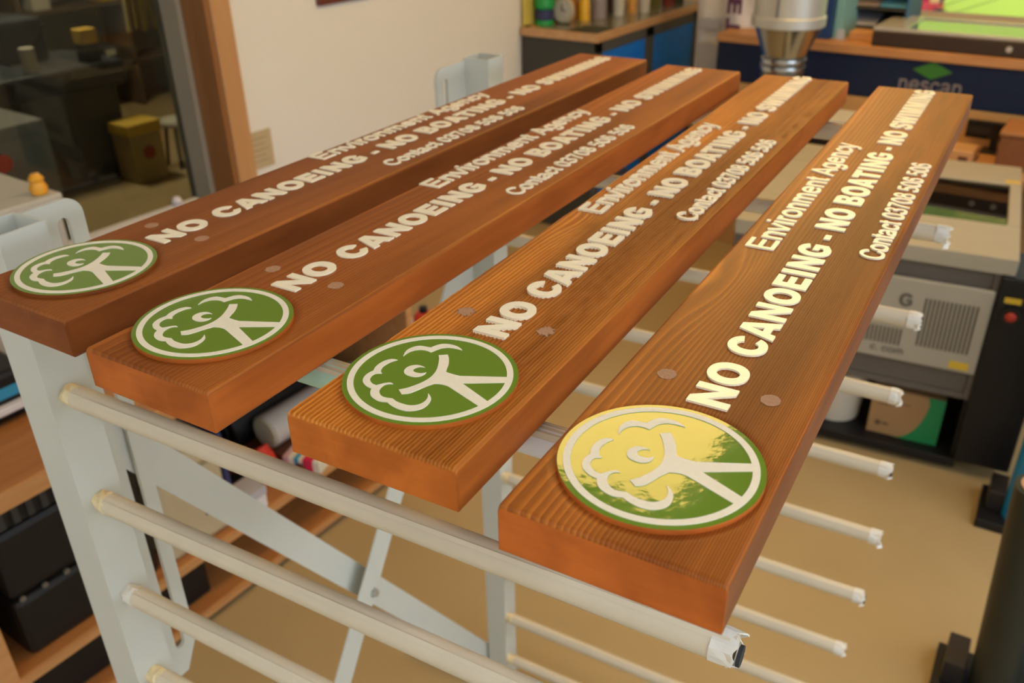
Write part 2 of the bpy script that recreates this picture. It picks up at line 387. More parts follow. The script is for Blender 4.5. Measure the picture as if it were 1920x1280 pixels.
def window_back():
    x0, x1, z0, z1 = -1.47, 1.3, 1.0, 2.75
    w = bpy.data.objects.new('window_2', None); C.objects.link(w); struct(w); w.location = ((x0 + x1) / 2, YB, z0); o = Vector(w.location)
    def part(mb, n, m, **k):
        ob = mb.build(n, m, **k); ob.parent = w; ob.matrix_parent_inverse = Matrix.Translation(-o); return ob
    f = MB(); t = .075
    for xa, xb in ((x0, x0 + t), (x1 - t, x1)): f.box((xa, YB - .01, z0), (xb, YB + .10, z1))
    f.box((x0, YB - .01, z1 - t), (x1, YB + .10, z1)); f.box((x0, YB - .01, z0), (x1, YB + .10, z0 + t * .8))
    part(f, 'window_frame', M_WHITE, bevel=.004)
    part(MB().box((x0 + t, YB + .04, z0 + t * .8), (x1 - t, YB + .046, z1 - t)), 'pane', glass_mat('clear_glass', (.96, .98, .97)))
    part(MB().box((x0 - .05, YB - .14, z0 - .03), (x1 + .05, YB + .02, z0 + .002)), 'window_sill', M_WHITE, bevel=.004)
window_back()
def window_right():
    y0, y1, z0, z1 = -1.3, 3.3, 1.2, 2.7
    w = bpy.data.objects.new('window_3', None); C.objects.link(w); struct(w); w.location = (XR, (y0 + y1) / 2, z0); o = Vector(w.location)
    f = MB(); t = .06
    for a, b in ((y0, y0 + t), (y1 - t, y1), (.97, 1.03)): f.box((XR + .02, a, z0), (XR + .09, b, z1))
    f.box((XR + .02, y0, z1 - t), (XR + .09, y1, z1)); f.box((XR + .02, y0, z0), (XR + .09, y1, z0 + t))
    ob = f.build('window_frame', M_WHITE); ob.parent = w; ob.matrix_parent_inverse = Matrix.Translation(-o)
window_right()
def outdoors():
    g = mat('lawn_grass', (.42, .50, .05), .9, var=.22, scale=.6)
    lawn = MB().prism([[(YB + .3, -.4), (YB + .3, -.3), (9, -.3), (50, 18.15), (50, 18), (9, -.4)]], -40, 40, M=lambda a, b, z: (z, a, b)).build('lawn', g); tag(lawn, 'bright green lawn outside the back window', 'lawn'); lawn['kind'] = 'structure'
outdoors()

def ceiling_light(x0, x1, y0, y1, label, group, dn='warm_diffuser', dc=LAMP_COL, ds=LAMP_STR):
    t = thing('ceiling_light', label, 'ceiling light', ((x0 + x1) / 2, (y0 + y1) / 2, ZC), 0, group)
    hx, hy = (x1 - x0) / 2, (y1 - y0) / 2
    f = MB()
    for a, b in (((-hx - .02, -hy), (-hx, hy)), ((hx, -hy), (hx + .02, hy)), ((-hx, -hy), (hx, -hy + .012)), ((-hx, hy - .012), (hx, hy))):
        f.box((a[0], a[1], -.05), (b[0], b[1], 0))
    f.build('frame', M_WHITE, t)
    MB().box((-hx, -hy + .012, -.045), (hx, hy - .012, -.03)).build('diffuser', mat(dn, (.8, .75, .65), .5, emit=dc, estr=ds), t)
for i in range(3):
    ceiling_light(-1.31, -.80, 1.83 + 1.15 * i, 2.98 + 1.15 * i, 'long warm ceiling light panel of the row above the sign boards', 'warm ceiling panels above the boards')
for i in range(4):  # fill row added behind the camera to brighten the front faces
    ceiling_light(-2.2 + 1.25 * i, -1.2 + 1.25 * i, -2.0, -1.0, 'added white fill light panel, unseen, on the ceiling by the front wall', 'added fill panels by the front wall', 'front_fill_diffuser', (.92, .95, 1.0), 3.4)
for i in range(3):  # fill row added out of view to brighten the board tops
    ceiling_light(1.35, 1.85, -.6 + 1.3 * i, .5 + 1.3 * i, 'added white fill light panel, unseen, on the ceiling nearer the right window', 'added fill panels near the right window', 'right_fill_diffuser', (.88, .94, 1.0), 10.5)
def store_fill_light():  # unseen lamp added to light up the store room
    t = thing('ceiling_light', 'added square fill light, unseen, on the dark store room ceiling', 'ceiling light', (-6.6, 3.4, ZC))
    MB().box((-.3, -.3, -.05), (.3, .3, 0)).build('frame', M_WHITE, t)
    MB().box((-.27, -.27, -.06), (.27, .27, -.05)).build('diffuser', mat('store_fill_diffuser', (.8, .75, .6), .5, emit=(1, .82, .55), estr=48), t)
store_fill_light()

# ------------------------------------------------------------------ the four engraved sign boards
BH = .0409; TOPZ = 1.75404
def vnoise(seed):
    rnd = random.Random(seed); tab = [rnd.random() for _ in range(512)]
    def n1(x):
        i = math.floor(x); f = x - i; f = f * f * (3 - 2 * f)
        return tab[i & 511] * (1 - f) + tab[(i + 1) & 511] * f - .5
    def n2(x, y):
        i = math.floor(y); f = y - i; f = f * f * (3 - 2 * f)
        return n1(x + 37.3 * i) * (1 - f) + n1(x + 37.3 * (i + 1)) * f
    return n1, n2
M_GREEN = None
def green_enamel():
    m = bpy.data.materials.new('green_enamel'); m.use_nodes = True; nt = m.node_tree; b = nt.nodes['Principled BSDF']
    b.inputs['Base Color'].default_value = (.140, .245, .016, 1); b.inputs['Roughness'].default_value = .06; b.inputs['Specular IOR Level'].default_value = .5
    tc = nt.nodes.new('ShaderNodeTexCoord'); n = nt.nodes.new('ShaderNodeTexNoise'); n.inputs['Scale'].default_value = 70; n.inputs['Detail'].default_value = 3
    n2 = nt.nodes.new('ShaderNodeTexNoise'); n2.inputs['Scale'].default_value = 16; n2.inputs['Detail'].default_value = 2
    ad = nt.nodes.new('ShaderNodeMath'); ad.operation = 'MULTIPLY_ADD'; ad.inputs[1].default_value = 2.2
    bp = nt.nodes.new('ShaderNodeBump'); bp.inputs['Strength'].default_value = .18; bp.inputs['Distance'].default_value = .0009
    nt.links.new(tc.outputs['Object'], n.inputs['Vector']); nt.links.new(tc.outputs['Object'], n2.inputs['Vector'])
    nt.links.new(n2.outputs['Fac'], ad.inputs[0]); nt.links.new(n.outputs['Fac'], ad.inputs[2]); nt.links.new(ad.outputs[0], bp.inputs['Height'])
    nt.links.new(bp.outputs[0], b.inputs['Normal'])
    return m
M_GREEN = green_enamel()
M_CREAM = mat('cream_letter_paint', (.92, .85, .65), .26, var=.03, scale=60)
M_RELIEF = mat('cream_relief_paint', (.84, .79, .65), .55, var=.05, scale=300, bump=.2)
EMB = {
"A": "-35.7,14.3* -38.2,20.3 -38.6,25.8 -36.7,31.2 -33.3,34.4 -27.9,35.4 -24.2,36.0* -22.8,40.1 -20.7,43.7 -17.8,46.3 -13.1,47.6 -7.5,47.6 -2.4,45.9 0.7,43.9* -2.2,44.1 -7.6,43.8 -12.5,42.2 -16.1,39.1 -18.0,35.2 -19.9,29.7* -24.4,30.4 -28.8,29.5 -32.6,26.9 -35.0,22.9 -35.8,19.0",
"B": "-36.1,7.2* -38.8,7.0 -41.8,5.5 -44.5,0.9 -45.3,-4.8 -44.7,-10.3 -42.9,-14.7* -44.0,-19.7 -43.6,-24.8 -41.5,-29.8 -38.1,-33.1 -33.2,-35.6 -28.0,-36.6* -25.8,-40.9 -22.2,-44.7 -17.2,-46.9 -11.8,-47.7 -6.4,-46.0* -1.5,-48.1 4.6,-49.5 10.9,-49.3 15.2,-47.6 19.6,-43.4 21.5,-38.2 21.0,-32.2 19.2,-27.5 16.1,-24.3 12.9,-22.3* 15.5,-26.2 17.0,-31.1 16.4,-36.2 13.6,-40.1 9.5,-42.2 4.3,-42.6 -0.8,-42.2 -5.9,-40.3* -9.9,-41.4 -13.4,-41.7 -16.9,-40.3 -20.3,-37.1 -22.3,-33.2 -22.6,-28.3 -20.8,-25.3 -17.7,-23.7* -20.5,-23.1 -23.7,-25.5 -25.9,-28.4 -27.8,-31.1* -31.6,-30.6 -35.4,-28.3 -37.9,-25.3 -39.1,-21.5 -38.5,-17.7 -34.4,-15.2* -36.8,-13.3 -38.9,-9.9 -40.0,-5.0 -39.3,0.8 -37.9,4.4",
"C": "-10.5,7.8* -14.7,8.4 -18.9,7.4 -22.0,4.0 -22.8,-0.5 -21.2,-5.0 -17.7,-7.6 -12.9,-8.2 -8.7,-7.2 -5.8,-4.3 -4.9,-0.8 -5.3,2.0* -6.8,-0.0 -9.7,-1.6 -13.5,-1.8 -15.8,-0.3 -16.9,2.3 -15.8,5.1 -13.7,7.1",
"D": "-11.7,28.5* -5.8,32.6* -1.3,27.4 2.9,20.4 5.7,13.7 7.8,9.5* 14.0,9.2 20.4,9.5* 53.8,25.3* 57.5,18.5* 27.5,1.4* 58.9,-11.8* 56.4,-20.0* 21.7,-7.3* 17.7,-6.6 13.4,-7.2 9.3,-8.8* 6.2,-14.7 3.6,-21.9 0.7,-28.5 -3.8,-32.1* -9.1,-28.2* -5.0,-23.2 -1.8,-16.9 0.5,-10.6 1.6,-3.8 1.2,2.4 -0.7,9.5 -4.5,17.4 -8.2,23.8",
}
def emblem_loop(s):
    pts = []; cor = []
    for p in s.split():
        cor.append(p.endswith('*')); a, b = p.strip('*').split(','); pts.append((float(a) / 1000, float(b) / 1000))
    n = len(pts); k0 = cor.index(True); pts = pts[k0:] + pts[:k0]; cor = cor[k0:] + cor[:k0]
    out = []; seg = [pts[0]]
    for i in range(1, n + 1):
        seg.append(pts[i % n])
        if cor[i % n]:
            out += catmull(seg, 3)[:-1] if len(seg) > 2 else [seg[0]]
            seg = [pts[i % n]]
    return out
LOOPS = {k: emblem_loop(v) for k, v in EMB.items()}
def ring(r0, r1, n=96):
    return [ellipse(0, 0, r1, r1, n), ellipse(0, 0, r0, r0, n)]

def sign_board(spec):
    x, y, th = spec['pose']; W, L, du, dv = spec['W'], spec['L'], spec['du'], spec['dv']; sd = spec['seed']
    n1, n2 = vnoise(sd)
    root = thing('sign_board', spec['label'], 'sign', (x, y, TOPZ - BH), th, 'engraved warning sign boards on the rack')
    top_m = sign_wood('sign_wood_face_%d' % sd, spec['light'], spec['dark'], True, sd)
    end_m = sign_wood('sign_wood_end_%d' % sd, tuple(c * .92 for c in spec['side']), tuple(c * .66 for c in spec['side']), False, sd + 9, .5)
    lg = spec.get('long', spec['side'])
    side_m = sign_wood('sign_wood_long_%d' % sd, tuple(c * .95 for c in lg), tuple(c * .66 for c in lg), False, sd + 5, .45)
    cu, cv, RD = .0662 + du, .0838 + dv, .0668
    # plank: a finely ridged, sandblasted face on a solid block
    NU = 380
    us = [W * i / NU for i in range(NU + 1)]
    ends = [0, .0004, .0008, .0013, .002, .003, .004, .006]
    vs = list(ends); v = .008
    while v < .165: vs.append(v); v += .0021
    while v < L - .008: vs.append(v); v += .0085
    vs += [L - e for e in ends[::-1]]
    amp, freq, warp, cath = spec['amp'], spec['freq'], spec['warp'], spec['cath']
    def grain(u, v):
        s = u / W
        ph = freq(s) + warp * (n2(s * 2.2, v * 1.6) + .35 * n2(s * 6 + 9, v * 4 + 3))
        for (uc, vc, wu, wv, a) in cath:
            q = ((u - uc) / wu) ** 2 + ((v - vc) / wv) ** 2
            ph += a * math.exp(-q)
        fr = ph - math.floor(ph)
        return (fr ** 1.6) if fr < .86 else (1 - (fr - .86) / .14)
    r = .0032
    def edge(d): return 0 if d >= r else r - math.sqrt(max(0, r * r - (r - max(0, d)) ** 2))
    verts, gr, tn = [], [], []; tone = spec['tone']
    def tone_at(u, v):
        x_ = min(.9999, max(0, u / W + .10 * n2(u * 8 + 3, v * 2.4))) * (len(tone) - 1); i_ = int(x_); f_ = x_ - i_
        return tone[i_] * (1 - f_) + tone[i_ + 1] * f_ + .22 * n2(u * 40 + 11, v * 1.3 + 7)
    for v in vs:
        for u in us:
            g = grain(u, v)
            dd = math.hypot(u - cu, v - cv) - RD
            k = 1.0; dip = 0.0
            if dd < .007: k = max(0.12, dd / .007) if dd > 0 else .12; dip = .0016 * (1 - max(0, dd) / .007)
            z = BH - .0012 - dip - amp * (1 - g) * k * (1 + .5 * n1(u * 300))
            z -= edge(min(u, W - u)) + edge(min(v, L - v))
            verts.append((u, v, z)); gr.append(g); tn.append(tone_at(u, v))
    n = NU + 1; m = len(vs)
    faces = [(j * n + i, j * n + i + 1, (j + 1) * n + i + 1, (j + 1) * n + i) for j in range(m - 1) for i in range(n - 1)]
    mi = [0] * len(faces); ntop = len(faces)
    loop = [i for i in range(n)] + [j * n + n - 1 for j in range(1, m)] + [(m - 1) * n + i for i in range(n - 2, -1, -1)] + [j * n for j in range(m - 2, 0, -1)]
    base = len(verts); cnt = len(loop); ch = .003
    for i in loop: verts.append(verts[i]); gr.append(.5)
    for i in loop: u, v, z = verts[i]; verts.append((u, v, ch)); gr.append(.5)
    for i in loop:
        u, v, z = verts[i]; verts.append((min(max(u, ch), W - ch), min(max(v, ch), L - ch), 0)); gr.append(.5)
    for rr in (0, 1):
        for i in range(cnt):
            a, b = base + rr * cnt + i, base + rr * cnt + (i + 1) % cnt
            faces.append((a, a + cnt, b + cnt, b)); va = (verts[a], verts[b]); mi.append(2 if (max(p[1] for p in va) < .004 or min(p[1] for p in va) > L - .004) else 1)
    faces.append(tuple(base + 2 * cnt + i for i in range(cnt - 1, -1, -1))); mi.append(1)
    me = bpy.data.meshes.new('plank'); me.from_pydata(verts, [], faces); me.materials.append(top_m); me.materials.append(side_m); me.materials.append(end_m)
    me.polygons.foreach_set('material_index', mi)
    me.polygons.foreach_set('use_smooth', [True] * ntop + [False] * (len(faces) - ntop))
    at = me.attributes.new('grain', 'FLOAT', 'POINT'); at.data.foreach_set('value', gr)
    at = me.attributes.new('tone', 'FLOAT', 'POINT'); at.data.foreach_set('value', tn + [1.0] * (len(verts) - len(tn)))
    me.update()
    o = bpy.data.objects.new('plank', me); C.objects.link(o); o.parent = root
    # enamelled roundel with the tree-and-figure emblem
    e = MB().prism([ellipse(0, 0, RD, RD, 96)], -.0035, .0012, 0, 1)
    eo = e.build('emblem_disc', [M_GREEN, end_m], root, loc=(cu, cv, BH))
    eo['label'] = 'glossy green roundel'
    rel = MB().prism(ring(.0580, .0629), .0011, .0017)
    for kk in 'ABCD': rel.prism([LOOPS[kk]], .0011, .00175)
    rel.build('emblem_relief', M_RELIEF, eo)
    # lettering: text runs along the board, its top towards the left edge
    def writer(ub): return lambda a, b, z: (ub - b, a, z)
    t = MB(); text_mesh(t, 'NO CANOEING - NO BOATING - NO SWIMMING', 'heavy', .1634 + dv - .1 * .03043, .03043, .0305, BH - .0032, BH + .0003, writer(.0847 + du))
    t.build('warning_lettering', M_CREAM, root)
    t = MB(); text_mesh(t, 'Environment Agency', 'reg', .4637 + dv - .1 * .0317, .0317, .0287, BH - .0032, BH + .0003, writer(.0341 + du), .155)
    t.build('agency_lettering', M_CREAM, root)
    t = MB(); text_mesh(t, 'Contact 03708 506 506', 'reg', .4869 + dv - .065 * .02315, .02315, .0230, BH - .0032, BH + .0003, writer(.1323 + du), .155)
    t.build('contact_lettering', M_CREAM, root)
    rnd = random.Random(sd)
    for (pu, pv) in ((.0285, .1925), (.1075, .1928)):
        p = []
        for i in range(36):
            a = 2 * math.pi * i / 36; rr = .0072 * (1 + spec['fray'] * rnd.uniform(-1, 1)); p.append((rr * math.cos(a), rr * 1.05 * math.sin(a)))
        MB().prism([p], -.004, -.0009 if spec['amp'] < .0005 else -.0014).build('screw_plug', mat('plug_wood', (.40, .22, .13), .75, var=.25, scale=500, bump=.3), root, loc=(pu + du, pv + dv, BH))
    return root

S = srgb
BOARDS = [
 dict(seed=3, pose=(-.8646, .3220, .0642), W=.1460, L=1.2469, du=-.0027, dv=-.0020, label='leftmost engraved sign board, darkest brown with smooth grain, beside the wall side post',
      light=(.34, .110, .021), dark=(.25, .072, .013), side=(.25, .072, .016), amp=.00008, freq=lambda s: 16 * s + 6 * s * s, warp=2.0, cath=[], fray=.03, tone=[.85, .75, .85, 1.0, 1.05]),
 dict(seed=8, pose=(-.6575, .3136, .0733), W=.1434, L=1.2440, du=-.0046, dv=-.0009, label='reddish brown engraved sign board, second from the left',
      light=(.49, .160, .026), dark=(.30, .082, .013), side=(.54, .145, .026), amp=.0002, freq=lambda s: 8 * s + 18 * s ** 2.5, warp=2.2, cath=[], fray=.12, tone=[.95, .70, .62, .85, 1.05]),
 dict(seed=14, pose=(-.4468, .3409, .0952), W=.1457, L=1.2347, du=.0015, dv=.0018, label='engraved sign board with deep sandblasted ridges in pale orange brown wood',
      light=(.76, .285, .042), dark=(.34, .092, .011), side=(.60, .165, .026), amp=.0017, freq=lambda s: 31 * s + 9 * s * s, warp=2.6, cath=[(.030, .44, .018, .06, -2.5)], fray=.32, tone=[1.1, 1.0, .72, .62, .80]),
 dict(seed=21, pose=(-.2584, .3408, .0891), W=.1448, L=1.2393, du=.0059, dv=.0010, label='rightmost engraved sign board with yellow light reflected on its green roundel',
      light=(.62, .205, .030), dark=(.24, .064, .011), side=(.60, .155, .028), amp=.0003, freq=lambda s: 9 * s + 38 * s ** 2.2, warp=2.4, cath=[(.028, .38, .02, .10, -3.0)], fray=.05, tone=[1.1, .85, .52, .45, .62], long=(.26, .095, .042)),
]
for b in BOARDS: sign_board(b)

# ------------------------------------------------------------------ drying rack
RA = .097
def rack():
    M_STEEL = mat('rack_paint', (.56, .58, .53), .42, var=.04, scale=14)
    M_PAPER = mat('wrapping_paper', (.60, .53, .40), .62, var=.07, scale=22)
    M_TAPE = mat('masking_tape', (.68, .66, .60), .6, var=.08, scale=60)
    M_FOAM = mat('glue_residue', (.72, .60, .36), .8, var=.15, scale=80)
    M_DARK = mat('hollow_dark', (.02, .022, .026), .8)
    rx, ry = -.925, 1.0
    c, s = math.cos(RA), math.sin(RA)
    root = thing('drying_rack', 'pale grey steel drying rack with paper wrapped arms carrying the sign boards', 'rack', (rx * c - ry * s, rx * s + ry * c, 0), RA)
    def Lc(x, y, z): return (x - rx, y - ry, z)
    def B(mb, a, b, mi=0): return mb.box(Lc(*a), Lc(*b), mi)
    px0, px1, pt = -.954, -.898, 1.761
    Z0 = TOPZ - BH - .0145
    levels = [Z0] + [1.556 - .157 * i for i in range(10)]
    rnd = random.Random(4)
    for (y0, y1, yr, xe, sgn, front) in ((.481, .537, .505, -.100, 1, True), (1.478, 1.534, 1.490, -.060, -1, False)):
        w = .003; post = MB()
        B(post, (px0, y0, 0), (px1, y0 + w, pt)); B(post, (px0, y1 - w, 0), (px1, y1, pt)); B(post, (px0, y0 + w, 0), (px0 + w, y1 - w, pt)); B(post, (px1 - w, y0 + w, 0), (px1, y1 - w, pt))
        B(post, (px0 + w, y0 + w, pt - .16), (px1 - w, y1 - w, pt - .155))
        post.build('post', M_STEEL, root)
        # foot
        ft = MB(); B(ft, (px0 - .28, y0 + .004, 0), (px0, y1 - .004, .05)); B(ft, (px1, y0 + .004, 0), (px1 + .42, y1 - .004, .05)); ft.build('foot', M_STEEL, root, bevel=.004)
        # slotted plate on the inner side
        a, b = (y1, y1 + .082) if sgn > 0 else (y0 - .098, y0)
        z0, z1 = .975, 1.757
        sl0, sl1 = (a + .045, a + .061) if sgn > 0 else (a + .024, a + .036)
        def out(yy, zz): return (yy, zz)
        rr = .022; far, near = (b, a) if sgn > 0 else (a, b)
        d = -1 if far > near else 1
        corner = [(far + d * rr * (1 - math.cos(R(t))), z1 - rr * (1 - math.sin(R(t)))) for t in range(0, 91, 15)]
        outer = [(near, z0), (far + d * .026, z0), (far, z0 + .05)] + corner + [(near, z1)]
        h = (sl1 - sl0) / 2; mid = (sl0 + sl1) / 2
        slot = [(mid + h * math.cos(R(t)), 1.728 + h * math.sin(R(t))) for t in range(0, 181, 20)] + [(mid + h * math.cos(R(t)), 1.035 + h * math.sin(R(t))) for t in range(180, 361, 20)]
        pm = MB().prism([outer, slot], px0 - .003, px0 + .003, M=lambda yy, zz, xx: Lc(xx, yy, zz))
        pm.build('slotted_plate', M_STEEL, root)
        # arms
        for li, z in enumerate(levels):
            bend = rnd.uniform(-.002, .002) if li else 0
            r = .0142
            if front and li == 0: xe_ = -.16
            elif li == 0: xe_ = -.088
            else: xe_ = xe
            rod = MB().tube(Lc(px1 + .020, yr, z), Lc(xe_ + rnd.uniform(-.010, .010), yr, z + bend), r, 18)
            ro = rod.build('arm', M_PAPER, root, smooth=True)
            e = rod.v[18:36]; ex = sum(v[0] for v in e) / 18; ez = sum(v[2] for v in e) / 18; ey = yr - ry
            # loose overlapping edge of the paper along the arm
            fl = MB(); nseg = 20
            xa, xb = Lc(px1 + .02, 0, 0)[0], ex - .004
            for i in range(nseg):
                t0, t1 = i / nseg, (i + 1) / nseg
                q = []
                for t in (t0, t1):
                    ang = R(118 + 10 * math.sin(3.1 * t + li))
                    x_ = xa + (xb - xa) * t; zc = z + bend * t
                    q.append([(x_, ey + math.cos(ang) * r * k_, zc + math.sin(ang) * r * k_) for k_ in (.98, 1.10)] + [(x_, ey + math.cos(ang + .28) * r * .99, zc + math.sin(ang + .28) * r * .99)])
                vs_ = q[0] + q[1]
                fl.add(vs_, [(0, 1, 4, 3), (1, 2, 5, 4)])
            fl.build('paper_edge', M_PAPER, ro, fix=False)
            if front and li == 0:
                for wn, wa, wb, wc in (('mint_wrap', -.512, -.456, mat('mint_tape', (.42, .66, .54), .6)), ('lilac_wrap', -.450, -.385, mat('lilac_tape', (.55, .55, .62), .6)), ('white_wrap', -.305, -.225, mat('white_tape', (.74, .75, .80), .6))):
                    wo = MB().tube(Lc(wa, yr, z - .0004), Lc(wb, yr, z - .0004), r * 1.022, 20).build(wn, wc, ro, smooth=True); wo['label'] = wn.replace('_wrap', ' coloured tape wrap')
            # crumpled tape at the free end
            tp = MB(); nn = 14; prof = []
            for k_ in range(3):
                rad = r * (1.06 if k_ < 2 else 1.0)
                for i in range(nn):
                    a_ = 2 * math.pi * i / nn; jr = rad * (1 + (rnd.uniform(-.12, .10) if k_ == 2 else rnd.uniform(-.02, .06)))
                    prof.append((ex - .018 + .010 * k_ + (rnd.uniform(-.004, .005) if k_ == 2 else 0), ey + jr * math.cos(a_), ez + jr * math.sin(a_)))
            fs = [(k_ * nn + i, k_ * nn + (i + 1) % nn, (k_ + 1) * nn + (i + 1) % nn, (k_ + 1) * nn + i) for k_ in range(2) for i in range(nn)]
            tp.add(prof, fs)
            hl = rnd.choice((.004, .010, .018)); sw = rnd.uniform(-.004, .004)
            tp.add([(ex - .004, ey - .006, ez - r), (ex + .004, ey + .006, ez - r), (ex + .006 + sw, ey + .004, ez - r - hl), (ex - .002 + sw, ey - .005, ez - r - hl * .8)], [(0, 1, 2, 3)])
            to = tp.build('end_tape', M_TAPE, ro, fix=False)
            sm = to.modifiers.new('thick', 'SOLIDIFY'); sm.thickness = .0012
            if (front and li == 1) or (not front and li in (4, 6)):
                MB().lathe([(0, 0), (r * .62, 0), (r * .62, .003), (0, .003)], (ex + .003, ey - .003, ez - .002), 16, axis='X').build('open_end', M_DARK, ro)
            # collar of residue where the arm meets the post
            cl = MB(); nn = 12; q = []
            for k_, (xx, rad) in enumerate(((0, r * .84), (.008, r * .86), (.016, r * .98), (.024, r * .92))):
                for i in range(nn):
                    a_ = 2 * math.pi * i / nn; jr = rad * (1 + rnd.uniform(-.16, .16)); q.append((px1 - rx + xx, ey + jr * math.cos(a_), z + jr * math.sin(a_)))
            cl.add(q, [(k_ * nn + i, k_ * nn + (i + 1) % nn, (k_ + 1) * nn + (i + 1) % nn, (k_ + 1) * nn + i) for k_ in range(3) for i in range(nn)])
            cl.build('arm_collar', M_FOAM if li not in (0, 3) else M_TAPE, ro)
    # crossed flat braces between the posts
    def brace(ya, za, yb, zb, wd, x0, x1, lip):
        d = Vector((yb - ya, zb - za)).normalized(); nrm = Vector((-d.y, d.x)) * wd / 2
        lp = [(ya + nrm.x, za + nrm.y), (ya - nrm.x, za - nrm.y), (yb - nrm.x, zb - nrm.y), (yb + nrm.x, zb + nrm.y)]
        mb = MB().prism([lp], x0, x1, M=lambda yy, zz, xx: Lc(xx, yy, zz))
        # folded lip along the lower edge
        e = -1 if lip > 0 else 1
        n2_ = nrm * (1 - .12)
        l2 = [(ya + e * nrm.x, za + e * nrm.y), (ya + e * n2_.x, za + e * n2_.y), (yb + e * n2_.x, zb + e * n2_.y), (yb + e * nrm.x, zb + e * nrm.y)]
        mb.prism([l2], x0 - .022, x0, M=lambda yy, zz, xx: Lc(xx, yy, zz))
        return mb.build('brace', M_STEEL, root)
    brace(.560, 1.459, 1.495, .108, .056, -.966, -.961, -1)
    brace(.565, .175, 1.470, 1.487, .058, -.930, -.926, 1)
    bo = MB().lathe([(0, 0), (.011, 0), (.011, .003), (.007, .003), (.007, .010), (0, .010)], Lc(-.926, 1.012, .790), 6, axis='X')
    bo.build('bolt', mat('zinc', (.55, .56, .55), .3, metal=.9), root)
    return root
rack()

# ------------------------------------------------------------------ furniture and clutter
BLACK = mat('black_plastic', (.008, .008, .009), .42, spec=.35)
CHAR = mat('charcoal_paint', (.045, .046, .046), .5)
SHELF_W = furniture_wood('shelf_wood', (.44, .185, .055), (.33, .125, .035), .5, (18, 2, 18))
EDGE_W = furniture_wood('shelf_edge_wood', (.58, .30, .12), (.48, .23, .085), .5, (18, 2, 18))
STEELM = mat('bright_metal', (.62, .60, .55), .22, metal=1.0, var=.03)

def bench():
    x0, x1 = XL + .005, -1.965; y0, y1 = -.5, 2.12
    t = thing('work_bench', 'long wooden work bench with open shelves along the left wall', 'bench', ((x0 + x1) / 2, (y0 + y1) / 2, 0))
    cx, cy = t.location.x, t.location.y
    def bx(n, a, b, m, bev=.003):
        return MB().box((a[0] - cx, a[1] - cy, a[2]), (b[0] - cx, b[1] - cy, b[2])).build(n, m, t, bevel=bev)
    def board(n, z0, z1):
        o = bx(n, (x0, y0, z0), (x1 - .012, y1, z1), SHELF_W); e = MB().box((x1 - .012 - cx, y0 - cy, z0), (x1 - cx, y1 - cy, z1)).build('edge_strip', EDGE_W, o); return o
    board('worktop', .748, .794); board('shelf', .238, .264); board('bottom_board', .03, .05)
    for ya in (y0, .455, y1 - .03):
        bx('upright', (x0, ya, .0), (x1 - .004, ya + .09 if ya == .455 else ya + .03, .748), EDGE_W)
    bx('back_panel', (x0, y0 + .03, .05), (x0 + .02, y1 - .03, .748), SHELF_W)
    bx('upstand', (x0, y0, .794), (x0 + .045, y1, .872), mat('sill_white', (.66, .63, .64), .5))
    bx('plinth', (x0, y0, 0), (x1 - .05, y1, .03), mat('plinth_grey', (.20, .18, .15), .8))
bench()

def tool_case():
    t = thing('tool_case', 'big black hinged tool case on the bench shelf behind the rack post', 'tool case', (-2.20, .80, .264))
    MB().box((-.19, -.20, 0), (.19, .20, .19)).build('case_base', BLACK, t, bevel=.02)
    MB().box((-.19, -.20, .196), (.19, .20, .40)).build('case_lid', BLACK, t, bevel=.02)
    for i, y in enumerate((-.16, -.10, -.04, .06, .12)):
        MB().tube((.188, y - .012, .193), (.194, y - .012, .193), .008, 10).build('stud', mat('dull_metal', (.25, .25, .24), .4, metal=.8), t)
tool_case()
def ribbed_tray():
    t = thing('ribbed_tray', 'black ribbed tray lying on top of the tool case', 'tray', (-2.19, .80, .6645))
    MB().box((-.17, -.18, 0), (.17, .18, .014)).box((-.17, -.18, .014), (-.16, .18, .06)).box((.16, -.18, .014), (.17, .18, .06)).box((-.16, -.18, .014), (.16, -.17, .06)).box((-.16, .17, .014), (.16, .18, .06)).build('tray_body', BLACK, t)
    for i in range(9): MB().box((.170, -.165 + i * .037, .004), (.178, -.148 + i * .037, .056)).build('rib', mat('black_rubber', (.03, .03, .032), .5), t)
ribbed_tray()
def black_crate(y, lab):
    t = thing('storage_crate', lab, 'crate', (-2.2, y, .05))
    MB().box((-.17, -.13, 0), (.17, .13, .15)).build('crate_body', BLACK, t, bevel=.012)
    MB().box((-.18, -.14, .152), (.18, .14, .172)).build('lid', CHAR, t, bevel=.008)
black_crate(.72, 'black lidded crate under the bench shelf, nearer the wooden upright')
black_crate(1.02, 'black lidded crate under the bench shelf, farther from the wooden upright')
def cream_case():
    t = thing('cream_case', 'cream plastic case with blue rubber edge on the bench shelf', 'case', (-2.13, 1.155, .264))
    MB().box((-.13, -.12, 0), (.13, .105, .34)).build('case_body', mat('cream_plastic', (.50, .43, .29), .5), t, bevel=.02)
    MB().box((-.132, .107, .0), (.132, .125, .34)).build('edge_rim', mat('navy_rubber', (.03, .035, .13), .5), t, bevel=.015)
    for y, z in ((-.06, .08), (.03, .22), (.02, .10)): MB().tube((.128, y, z), (.133, y, z), .006, 10).build('rivet', CHAR, t)
    MB().box((.130, -.08, .27), (.136, .06, .285)).build('slot_handle', mat('cream_shadow', (.30, .25, .15), .6), t)
cream_case()
